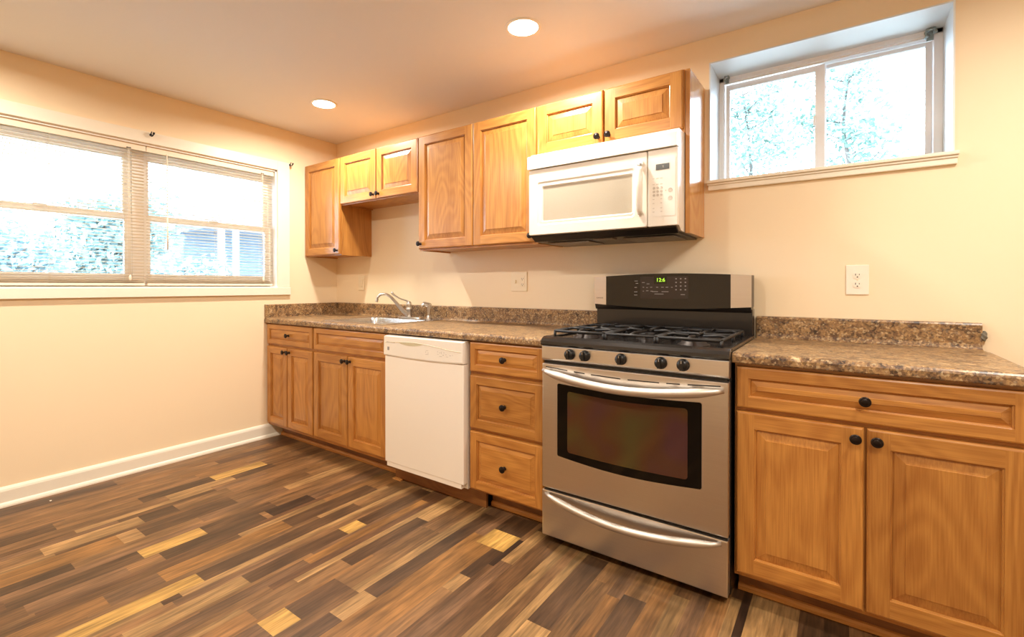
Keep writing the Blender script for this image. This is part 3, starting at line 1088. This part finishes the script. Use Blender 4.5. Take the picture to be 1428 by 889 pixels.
# fascia with knobs
bm = B()
prism(bm, [(-.642, .822), (SF + .004, .822), (SF - .001, .826), (SF - .004, .832), (SF - .004, .884), (SF, .890), (-.642, .890)], SX0 + .001, SX1, 0)
fa = obj('knob_panel', bm, M_steel, c)
bm = B(); box(bm, SX0 + .006, SX1 - .006, -.668, -.642, .808, .822); obj('door_gap_strip', bm, M_black, c)
for x in (2.590, 2.660, 2.818, 2.976, 3.058):
    bm = B()
    y0 = SF - .004
    lathe(bm, [(.0235, 0), (.0235, -.004), (.0215, -.007), (.0200, -.018), (.0185, -.021), (.001, -.0215)], (x, y0, .858), 'y', 24)
    prism(bm, [(x - .0062, .858 - .0185), (x + .0062, .858 - .0185), (x + .0062, .858 + .0185), (x - .0062, .858 + .0185)], y0 - .030, y0 - .018, axis=1)
    k = obj('burner_knob', bm, M_black, fa)
    bm = B(); box(bm, x - .0012, x + .0012, y0 - .0312, y0 - .0298, .866, .876); obj('pointer_mark', bm, M_steel_h, k)
# cooktop
bm = B()
prism(bm, [(-.070, .890), (-.688, .890), (-.692, .896), (-.690, .908), (-.680, .920), (-.662, .928), (-.640, .927), (-.625, .920), (-.120, .920), (-.110, .927), (-.070, .928)], SX0 - .002, SX1 + .002, 0)
ct = obj('cooktop', bm, M_enamel, c)
for x in (SX0 - .002, SX1 - .030):
    bm = B(); box(bm, x, x + .032, -.650, -.100, .915, .9285, bev=.004)
    obj('cooktop_edge', bm, M_enamel, ct)
# burners and grates
burn = [(2.600, -.545, .045), (2.600, -.245, .036), (2.831, -.395, .040), (3.062, -.545, .048), (3.062, -.245, .036)]
for x, y, r in burn:
    bm = B(); lathe(bm, [(r + .014, .918), (r + .012, .924), (r, .928), (r - .002, .936), (r - .006, .937)], (x, y, 0), 'z', 24)
    bb = obj('burner', bm, M_burner, ct)
    bm = B(); lathe(bm, [(r * .86, .936), (r * .86, .940), (r * .76, .944), (.001, .945)], (x, y, 0), 'z', 24)
    obj('burner_cap', bm, M_iron, bb)


def grate(x0, x1, centres):
    bm = B(); t = .0070; z = .950
    y0, y1 = -.625, -.150
    for x in (x0, x1):
        tube(bm, [(x, y0, z), (x, y1, z)], t, 6)
    for y in (y0, y1):
        tube(bm, [(x0, y, z), (x1, y, z)], t, 6)
        xm = (x0 + x1) / 2
    for x, y in ((x0, y0), (x1, y0), (x0, y1), (x1, y1), (x0, (y0 + y1) / 2), (x1, (y0 + y1) / 2)):
        tube(bm, [(x, y, z), (x, y, .921)], t, 6)
    if len(centres) == 2:
        tube(bm, [(x0, (y0 + y1) / 2, z), (x1, (y0 + y1) / 2, z)], t, 6)
    for cx, cy in centres:
        hy = 118e-3 if len(centres) == 2 else .2375
        for dx, dy in ((1, 0), (-1, 0), (0, 1), (0, -1)):
            a = Vector((cx + dx * (x1 - x0) / 2, cy + dy * hy, z)); b = Vector((cx + dx * .028, cy + dy * .028, z + .003))
            m = a.lerp(b, .3) + Vector((0, 0, .006))
            tube(bm, [a, m, b], t * .9, 6)
    return bm


for a, b, cs in ((2.484, 2.716, [(2.600, -.507), (2.600, -.268)]), (2.728, 2.934, [(2.831, -.3875)]), (2.946, 3.178, [(3.062, -.507), (3.062, -.268)])):
    obj('burner_grate', grate(a, b, cs), M_iron, ct)
# backguard
bm = B()
box(bm, SX0 + .004, SX1 - .004, -.090, -.030, .892, 1.046)
prism(bm, [(-.030, 1.03), (-.092, 1.03), (-.098, 1.040), (-.106, 1.062), (-.030, 1.062)], SX0 - .002, SX1 - .008, 0)
bgd = obj('backguard', bm, mat('black_backguard_enamel', srgb(30, 26, 24), .28, coat=.3), c)


def bgt(x):     # slightly arched top
    u = (x - SX0) / (SX1 - SX0)
    return 1.203 + .014 * math.sin(PI * u)


def bgb(x):
    u = (x - SX0) / (SX1 - SX0)
    return 1.058 - .016 * math.sin(PI * u)


def bgshape(xa, xb, y0, y1, n=16, r=0.0):
    bm = B()
    out = [(xa + (xb - xa) * k / n, bgb(xa + (xb - xa) * k / n)) for k in range(n + 1)]
    tp = [(xb - (xb - xa) * k / n, bgt(xb - (xb - xa) * k / n)) for k in range(n + 1)]
    prism(bm, out + tp, y0, y1, axis=1)
    return bm


obj('backguard_shell', bgshape(SX0 - .002, SX1 - .006, -.104, -.030), mat('dark_steel_shell', srgb(70, 62, 56), .35, metal=.6), bgd)
obj('end_panel', bgshape(SX0 - .002, 2.514, -.112, -.104), M_steel, bgd)
obj('end_panel', bgshape(3.122, SX1 - .006, -.112, -.104), M_steel, bgd)
cp = obj('control_panel', bgshape(2.514, 3.122, -.112, -.104), M_bgpanel, bgd)
bm = B(); prism(bm, [(2.700, 1.090), (2.936, 1.090), (2.936, 1.202), (2.700, 1.202)], -.1128, -.111, axis=1); obj('keypad', bm, M_keypad, cp)
bm = B(); box(bm, 2.770, 2.832, -.1136, -.112, 1.166, 1.204); obj('clock_window', bm, M_ledwin, cp)
text_part('clock_digits', '12:6', .026, (2.803, -.1140, 1.184), M_green, cp)
bm = B()
for i in range(4):
    for x in (2.878, 2.900, 2.922):
        z = 1.190 - .018 * i
        box(bm, x - .0035, x + .0035, -.1134, -.112, z - .0028, z + .0028)
for x, z, w in ((2.716, 1.148, .008), (2.735, 1.146, .008), (2.756, 1.148, .010), (2.716, 1.128, .006), (2.736, 1.130, .012), (2.758, 1.128, .012),
                (2.716, 1.172, .014), (2.740, 1.165, .014), (2.786, 1.148, .010), (2.812, 1.148, .012), (2.834, 1.148, .012), (2.858, 1.148, .008),
                (2.775, 1.126, .03), (2.825, 1.126, .034), (2.795, 1.114, .045), (2.678, 1.180, .016), (2.682, 1.168, .012), (2.676, 1.124, .016), (2.676, 1.108, .016), (2.676, 1.147, .012), (2.91, 1.112, .02)):
    box(bm, x - w / 2, x + w / 2, -.1134, -.112, z - .0016, z + .0016)
obj('button_marks', bm, M_print, cp)
text_part('brand_badge', 'KENMORE', .0085, (2.478, -.1123, 1.090), M_black, bgd)

# ------------------------------------------------------------------ WALL CABINETS
UF = -.309
UFR = -.2895
c = thing('wall_cabinet', 'tall narrow oak wall cabinet with one door in the corner by the window', 'cabinet')
carcass(c, .002, .4626, 1.392, 2.134, UFR)
door(c, .008, .458, 1.398, 2.130, UF, (.432, 1.428))
c = thing('wall_cabinet', 'short oak wall cabinet with two doors high above the sink', 'cabinet')
carcass(c, .4646, 1.292, 1.768, 2.134, UFR)
door(c, .470, .875, 1.774, 2.130, UF, (.851, 1.806))
door(c, .882, 1.287, 1.774, 2.130, UF, (.907, 1.806))
c = thing('wall_cabinet', 'tall oak wall cabinet with two doors between the sink and microwave', 'cabinet')
carcass(c, 1.2945, 2.1965, 1.386, 2.134, UFR)
door(c, 1.299, 1.749, 1.396, 2.130, UF, (1.318, 1.430))
door(c, 1.756, 2.190, 1.396, 2.130, UF, (2.165, 1.430))
c = thing('wall_cabinet', 'short oak wall cabinet with two doors directly above the white microwave', 'cabinet')
carcass(c, 2.1985, 2.963, 1.848, 2.134, UFR)
door(c, 2.204, 2.577, 1.866, 2.130, UF, (2.553, 1.898))
door(c, 2.585, 2.957, 1.866, 2.130, UF, (2.609, 1.898))
bm = B(); box(bm, 2.9645, 2.984, UFR, -.002, 1.394, 2.134, 0, bev=.001)
obj('end_panel', bm, oak('glossy_oak_end_panel', 2, srgb(214, 160, 92), srgb(170, 108, 54), .20), c)

# ------------------------------------------------------------------ MICROWAVE
MX0, MX1 = 2.2045, 2.9615
MF = -.402
c = thing('microwave', 'white over-the-range microwave hung below the short oak cabinet', 'microwave')
bm = B()
prism(bm, [(-.010, 1.846), (-.378, 1.846), (-.378, 1.424), (-.34, 1.400), (-.010, 1.396)], MX0 + .001, MX1 - .001, 0)
obj('microwave_body', bm, [M_applw], c)
bm = B()
prism(bm, [(-.012, 1.3955), (-.338, 1.3995), (-.378, 1.4235), (-.386, 1.4235), (-.382, 1.412), (-.345, 1.390), (-.012, 1.386)], MX0 + .006, MX1 - .012, 0)
un = obj('underside', bm, M_grease, c)
bm = B()
for a, b in ((2.26, 2.50), (2.68, 2.92)):
    box(bm, a, b, -.30, -.10, 1.3805, 1.387, bev=.002)
for a, b in ((2.54, 2.64),):
    box(bm, a, b, -.33, -.28, 1.383, 1.390, bev=.002)
obj('grease_filters', bm, M_filter, un)
# top vent band
bm = B(); prism(bm, [(-.378, 1.764), (MF - .010, 1.764), (MF - .010, 1.822), (MF - .004, 1.832), (-.30, 1.8465), (-.30, 1.840), (-.378, 1.835)], MX0 - .002, MX1 - .0, 0)
obj('vent_cover', bm, M_applw, c)
# door
DXR = 2.828
bm = B()
wx0, wx1, wz0, wz1 = 2.288, 2.757, 1.492, 1.666
ox0, ox1, oz0, oz1 = 2.256, 2.772, 1.468, 1.694


def ringface(bm, A, Bq, yA, yB_, mi=0):
    a = [bm.verts.new((p[0], yA, p[1])) for p in A]; b = [bm.verts.new((p[0], yB_, p[1])) for p in Bq]
    for i in range(len(a)):
        f = bm.faces.new((a[i], a[(i + 1) % len(a)], b[(i + 1) % len(a)], b[i])); f.material_index = mi; f.smooth = False


def rr2(x0, x1, z0, z1, r): return rrect(x0, x1, z0, z1, r, 4)


full = rr2(MX0, DXR, 1.420, 1.760, .008)
full2 = rr2(MX0 + .003, DXR - .003, 1.423, 1.757, .007)
o1 = rr2(ox0, ox1, oz0, oz1, .014); o2 = rr2(ox0 + .008, ox1 - .008, oz0 + .008, oz1 - .008, .012)
i1 = rr2(wx0 - .006, wx1 + .006, wz0 - .006, wz1 + .006, .007); i2 = rr2(wx0, wx1, wz0, wz1, .005)
ringface(bm, full, full, -.379, MF + .004)
ringface(bm, full, full2, MF + .004, MF)
ringface(bm, full2, o1, MF, MF)
ringface(bm, o1, o2, MF, MF + .004)
ringface(bm, o2, i1, MF + .004, MF + .003)
ringface(bm, i1, i2, MF + .003, MF + .009)
f = bm.faces.new([bm.verts.new((p[0], -.379, p[1])) for p in full])
bmesh.ops.remove_doubles(bm, verts=bm.verts, dist=1e-6)
dr = obj('door', bm, M_applp, c)
bm = B(); box(bm, wx0 - .002, wx1 + .002, MF + .0085, MF + .012, wz0 - .002, wz1 + .002)
obj('door_window', bm, M_mesh, dr)
bm = B()
hpts = []
for i in range(17):
    u = i / 16; s = math.sin(PI * u)
    hpts.append((2.800, MF - .004 - .028 * s ** .5, 1.480 + .236 * u))
tube(bm, hpts, [.0085 + .0055 * math.sin(PI * i / 16) for i in range(17)], 12, flat=1.45)
for z in (1.482, 1.712):
    box(bm, 2.792, 2.808, MF - .008, MF + .001, z - .010, z + .010, bev=.003)
obj('handle', bm, M_applw, dr)
# control side
bm = B(); box(bm, DXR + .004, MX1, MF, -.379, 1.420, 1.760, bev=.003)
cp = obj('control_panel', bm, M_applp, c)
bm = B()
prism(bm, rr2(2.846, 2.952, 1.462, 1.722, .008), MF - .0012, MF + .001, axis=1)
obj('keypad_overlay', bm, M_applw, cp)
bm = B(); box(bm, 2.868, 2.926, MF - .0025, MF, 1.668, 1.694); obj('display', bm, M_lcd, cp)
text_part('display_digit', '1', .015, (2.900, MF - .0027, 1.681), M_print_l, cp)
bm = B()
for r_, z in enumerate((1.632, 1.606)):
    for x in (2.858, 2.875, 2.892):
        box(bm, x - .005, x + .005, MF - .0018, MF, z - .0015, z + .0015)
for z in (1.590, 1.574, 1.558):
    for x in (2.860, 2.876, 2.892):
        lathe(bm, [(.0058, MF - .0004), (.0058, MF - .0018), (.0038, MF - .0018), (.0038, MF - .0016)], (x, 0, z), 'y', 12)
for z in (1.540, 1.522, 1.500, 1.484):
    for x in (2.858, 2.892):
        box(bm, x - .004, x + .004, MF - .0018, MF, z - .0015, z + .0015)
for z in (1.575, 1.540):
    lathe(bm, [(.0098, MF - .0004), (.0098, MF - .0018), (.0075, MF - .0018), (.0075, MF - .0016)], (2.930, 0, z), 'y', 16)
box(bm, 2.908, 2.914, MF - .0018, MF, 1.573, 1.577)
obj('button_marks', bm, M_print_l, cp)

# ------------------------------------------------------------------ WALL PLATES
c = thing('wall_outlet', 'white duplex outlet plate on the wall above the short right worktop', 'outlet', (3.590, 0, 1.180))
bm = B(); box(bm, -.039, .039, -.006, 0, -.063, .063, bev=.003); obj('cover_plate', bm, M_plate_w, c)
for z in (.0195, -.0195):
    bm = B(); prism(bm, [(.0165 * math.cos(a) * (1 if abs(math.cos(a)) < .85 else .93), z + .0145 * math.sin(a)) for a in [2 * PI * k / 20 for k in range(20)]], -.0085, -.005, axis=1)
    s = obj('socket', bm, M_plate_w, c)
    bm = B()
    box(bm, -.0075, -.0052, -.0092, -.0080, z - .001, z + .007); box(bm, .0052, .0072, -.0092, -.0080, z - .000, z + .006)
    lathe(bm, [(.0026, -.0080), (.0026, -.0092)], (0, 0, z - .0075), 'y', 10)
    obj('socket_slots', bm, M_slot, s)
bm = B(); lathe(bm, [(.003, -.005), (.003, -.0072), (.001, -.0074)], (0, 0, 0), 'y', 10); obj('screw', bm, M_plate, c)

c = thing('wall_outlet', 'cream two-gang switch and outlet plate above the drawer cabinet, left of the range', 'outlet', (1.887, 0, 1.182))
bm = B(); box(bm, -.060, .060, -.0065, 0, -.061, .061, bev=.003); obj('cover_plate', bm, M_plate, c)
bm = B(); box(bm, -.030, -.020, -.016, -.004, -.010, .012, bev=.002); obj('toggle_switch', bm, M_plate, c)
bm = B()
box(bm, .010, .044, -.0085, -.005, -.034, .034, bev=.002); s = obj('socket', bm, M_plate, c)
bm = B()
for z in (.018, -.018):
    box(bm, .020, .022, -.0092, -.008, z - .002, z + .006); box(bm, .032, .034, -.0092, -.008, z - .002, z + .006)
    lathe(bm, [(.0026, -.008), (.0026, -.0092)], (.027, 0, z - .007), 'y', 10)
obj('socket_slots', bm, M_slot, s)
c = thing('wall_switch', 'cream rocker switch plate on the wall in the corner left of the faucet', 'switch', (.337, 0, 1.180))
bm = B(); box(bm, -.038, .038, -.006, 0, -.061, .061, bev=.003); obj('cover_plate', bm, M_plate, c)
bm = B(); box(bm, -.016, .016, -.0105, -.005, -.033, .033, bev=.002); obj('rocker', bm, M_plate, c)


# ------------------------------------------------------------------ RECESSED LAMPS
def lamp(x, y, label):
    c = thing('ceiling_light', label, 'ceiling light', (x, y, H))
    bm = B()
    seg = 40
    pr = [(.086, 0), (.085, -.004), (.078, -.006), (.066, -.003), (.064, -.001)]
    rings = [[bm.verts.new((r * math.cos(2 * PI * k / seg), r * math.sin(2 * PI * k / seg), z)) for k in range(seg)] for r, z in pr]
    for a, b in zip(rings[:-1], rings[1:]):
        for k in range(seg):
            f = bm.faces.new((a[k], a[(k + 1) % seg], b[(k + 1) % seg], b[k])); f.smooth = True
    obj('trim_ring', bm, M_lampring, c)
    bm = B(); lathe(bm, [(.074, -.0035), (.066, -.0062), (.001, -.0075)], (0, 0, 0), 'z', 32)
    obj('lens', bm, M_lamp, c)
    ld = bpy.data.lights.new('lamp_light', 'AREA'); ld.shape = 'DISK'; ld.size = .12
    ld.energy = LAMP_W; ld.color = LAMP_COL
    ld.spread = math.radians(170)
    lo = bpy.data.objects.new('lamp_light', ld); C.objects.link(lo); lo.parent = c; lo.location = (0, 0, -.010)
    return c


lamp(.717, -.615, 'round recessed ceiling light above the sink end of the kitchen, further from the camera')
lamp(2.311, -.625, 'round recessed ceiling light over the floor in front of the tall wall cabinet')
for x, y in ((4.30, -1.00), (.717, -2.35), (2.311, -2.35), (3.95, -2.35)):
    lamp(x, y, 'round recessed ceiling light out of the photographed view')['group'] = 'ceiling lights out of the photographed view'


# ------------------------------------------------------------------ BLINDS
def blind(name_label, y0, y1):
    c = thing('window_blind', name_label, 'blind')
    X = -.030
    bm = B()
    box(bm, X - .014, X + .014, y0, y1, 2.014, 2.041, bev=.003)
    box(bm, X + .014, X + .017, y0 - .001, y1 + .001, 2.004, 2.041, bev=.001)
    obj('headrail', bm, M_blind, c)
    bm = B(); box(bm, X - .012, X + .012, y0 + .004, y1 - .004, 1.158, 1.172, bev=.004)
    obj('bottom_rail', bm, M_blind, c)
    zs = [1.176, 1.180, 1.184, 1.193, 1.205]
    z = 1.222
    while z < 2.005:
        zs.append(z); z += .0198
    bm = B()
    w = .0125
    for z in zs:
        tilt = math.radians(4)
        prof = []
        for u in (-1, -.5, 0, .5, 1):
            prof.append((X + w * u, z + .0016 * (1 - u * u) + w * u * math.sin(tilt)))
        prof += [(p[0], p[1] - .0007) for p in prof[::-1]]
        prism(bm, prof, y0 + .004, y1 - .004, axis=1)
    obj('slats', bm, M_slat, c)
    bm = B()
    for y in (y0 + .10, (y0 + y1) / 2, y1 - .10):
        for x in (X - .0135, X + .0135):
            tube(bm, [(x, y, 1.165), (x, y, 2.015)], .0007, 4)
        box(bm, X + .012, X + .015, y - .012, y + .012, 1.160, 1.166)
    obj('ladder_cords', bm, M_cord, c)
    bm = B(); tube(bm, [(X + .018, y0 + .112, 2.012), (X + .022, y0 + .112, 1.385)], .0035, 8)
    tube(bm, [(X + .020, y0 + .112, 1.62), (X + .022, y0 + .112, 1.40)], .0048, 8)
    obj('tilt_wand', bm, M_cord, c)
    bm = B(); tube(bm, [(X + .019, y1 - .085, 2.014), (X + .020, y1 - .085, 1.20)], .0014, 6)
    tube(bm, [(X + .019, y1 - .092, 2.014), (X + .020, y1 - .092, 1.23)], .0014, 6)
    lathe(bm, [(.002, 1.225), (.007, 1.215), (.0085, 1.195), (.002, 1.190)], (X + .021, y1 - .085, 0), 'z', 10)
    obj('pull_cord', bm, M_cord, c)
    bm = B(); box(bm, X + .015, X + .020, y1 - .100, y1 - .078, 2.006, 2.013); obj('cord_lock', bm, M_black, c)
    return c


blind('cream horizontal blind over the right half of the wide window, nearer the wall cabinets', -1.397, -.562)
blind('cream horizontal blind over the left half of the wide window, cut by the picture edge', -2.310, -1.403)
random.seed(11)


# curtain rod hooks beside the wide window
def hook(y, z, x0, label):
    c = thing('curtain_hook', label, 'hook', (x0, y, z))
    bm = B(); lathe(bm, [(.008, 0), (.008, .003), (.004, .004)], (0, 0, 0), 'x', 14)
    obj('mounting_plate', bm, M_black, c)
    bm = B()
    tube(bm, curve_pts([(.002, 0, -.004), (.012, 0, -.010), (.024, .003, -.008), (.032, .006, .004)], 5), .0035, 8)
    tube(bm, curve_pts([(.003, 0, .004), (.014, -.002, .010), (.024, -.003, .014)], 4), .0032, 8)
    tube(bm, [(.029, .006, .001), (.036, .006, .010)], .006, 8)
    obj('hook_arm', bm, M_black, c)


hook(-1.385, 2.108, .018, 'small black curtain rod hook on the casing between the two blinds')
hook(-.445, 2.112, 0.018, 'small black curtain rod hook beside the upper right window corner')


# curtain rod brackets in the recess of the sliding window
def bracket(x, z, label, s):
    c = thing('curtain_bracket', label, 'bracket', (x, .198, z))
    bm = B()
    box(bm, -.008 * s, .008 * s, .0135, .0165, -.016 * s, .012 * s, bev=.001)
    obj('mounting_plate', bm, M_gunmetal, c)
    bm = B()
    tube(bm, [(0.011 * s * math.cos(a), -.004, .011 * s * math.sin(a) + .004) for a in [PI * k / 8 - .3 for k in range(13)]], .0040 * s, 8)
    tube(bm, [(-.008 * s, -.004, -.006), (-.010 * s, .013, -.012)], .0035 * s, 8)
    tube(bm, [(.008 * s, -.004, .004), (.008 * s, .013, .006)], .0035 * s, 8)
    tube(bm, [(-.010 * s, -.006, .016), (.010 * s, -.006, .018)], .004 * s, 8)
    obj('bracket_arm', bm, M_gunmetal, c)


bracket(3.049, 2.236, 'small grey metal curtain bracket in the upper left corner of the sliding window', 1.0)
bracket(3.838, 2.228, 'larger grey metal curtain bracket in the upper right corner of the sliding window', 1.45)

# paint fleck on the floor near the baseboard
bm = B(); box(bm, -.006, .006, -.004, .004, 0, .002)
o = obj('paint_chip', bm, M_dust, None, (.115, -1.885, .0005)); tag(o, 'tiny white paint chip on the floor beside the left baseboard', 'chip')

# ------------------------------------------------------------------ OUTSIDE
bm = B(); box(bm, -60, -.25, -40, 60, -.3, .30, 0)
box(bm, -.25, 40, .50, 60, -.3, 1.35, 0)
o = struct('ground', bm, M_bounce_ground)  # unseen ground, made pale to bounce daylight up into the windows


def tree(label, loc, height, crown_r, crown_z, nleaf, leaf, seed, lm, group=None, trunk_r=.09):
    rnd = random.Random(seed)
    c = thing('tree', label, 'tree', loc, group)
    bm = B()
    pts = curve_pts([(0, 0, -.3), (rnd.uniform(-.1, .1), 0, height * .3), (rnd.uniform(-.2, .2), .1, height * .6), (rnd.uniform(-.25, .25), 0, height * .92)], 4)
    tube(bm, pts, [trunk_r * (1 - .8 * i / len(pts)) for i in range(len(pts))], 8)
    tips = []
    for k in range(16):
        t = rnd.uniform(.28, .95); p = pts[int(t * (len(pts) - 1))]
        a = rnd.uniform(0, 2 * PI); L_ = crown_r * rnd.uniform(.5, .95)
        q = p + Vector((math.cos(a) * L_, math.sin(a) * L_, L_ * rnd.uniform(.25, .8)))
        m = p.lerp(q, .5) + Vector((0, 0, -.06 * L_))
        tube(bm, [p, m, q], [trunk_r * .32, trunk_r * .2, trunk_r * .06], 6)
        tips += [m, q, p.lerp(q, .75)]
    obj('trunk', bm, M_bark, c)
    bm = B()
    for i in range(nleaf):
        if rnd.random() < .75:
            o_ = rnd.choice(tips); q = o_ + Vector((rnd.gauss(0, 1), rnd.gauss(0, 1), rnd.gauss(0, .8))) * crown_r * .22
        else:
            d = Vector((rnd.gauss(0, 1), rnd.gauss(0, 1), rnd.gauss(0, 1))).normalized() * crown_r * rnd.random() ** .4
            q = Vector((0, 0, crown_z)) + Vector((d.x, d.y, d.z * .9))
        u = Vector((rnd.gauss(0, 1), rnd.gauss(0, 1), rnd.gauss(0, .6))).normalized(); v = u.orthogonal().normalized()
        s = leaf * rnd.uniform(.6, 1.3)
        bm.faces.new([bm.verts.new(q + w_) for w_ in (u * s, v * s * .45, -u * s, -v * s * .45)])
    me = bpy.data.meshes.new('foliage'); bm.to_mesh(me); bm.free(); me.materials.append(lm)
    fo = bpy.data.objects.new('foliage', me); C.objects.link(fo); fo.parent = c
    return c


# beyond the sliding window
tree('thin pale tree seen through the right pane of the sliding window', (3.72, 4.6, 1.35), 3.0, .62, 1.9, 3000, .048, 4, M_leafr, None, .035)
tree('pale leafy tree seen through the left pane of the sliding window', (2.35, 6.4, 1.35), 3.6, .85, 2.3, 3400, .058, 9, M_leafr, None, .045)
# beyond the wide window
tree('low bushy tree beyond the left half of the wide window', (-6.6, -1.25, .2), 1.9, .8, 1.25, 3400, .075, 21, M_leaf, None, .07)
tree('rounded bushy tree beyond the left blind next to the mullion', (-9.6, .95, .2), 2.7, 1.15, 1.5, 4600, .10, 22, M_leaf2, None, .09)
tree('broad bushy tree beyond the right blind left of the porch', (-6.4, 1.15, .2), 1.55, .62, 1.0, 2600, .07, 23, M_leaf, None, .06)
tree('distant bushy tree beyond the left blind at the picture edge', (-12.5, -3.0, .2), 3.0, 1.5, 1.7, 4600, .12, 25, M_leaf2, None, .1)
hs = thing('neighbouring_house', 'blue grey house with white porch posts beyond the right blind', 'house', (-9.0, 0, .3))
bm = B(); box(bm, -5, -1.2, 2.7, 9, 0, 2.35, 0)
for k in range(18):
    box(bm, -1.2, -1.185, 2.7, 9, .13 * k, .13 * k + .105, 0)
obj('wall', bm, M_siding, hs)
bm = B(); prism(bm, [(2.6, 2.25), (9.2, 2.25), (9.2, 2.35), (3.1, 3.05), (2.6, 2.50)], -5.2, .9, axis=0); obj('roof', bm, M_roof, hs)
for y in (2.72, 3.05, 3.95):
    bm = B(); box(bm, .78, .88, y - .055, y + .055, 0, 2.25, 0, bev=.006); obj('porch_post', bm, M_white_post, hs)
bm = B(); box(bm, .80, .86, 2.7, 9, .75, .80); 
for k in range(40):
    box(bm, .815, .845, 2.8 + .15 * k, 2.83 + .15 * k, .1, .75)
obj('porch_railing', bm, M_white_post, hs)
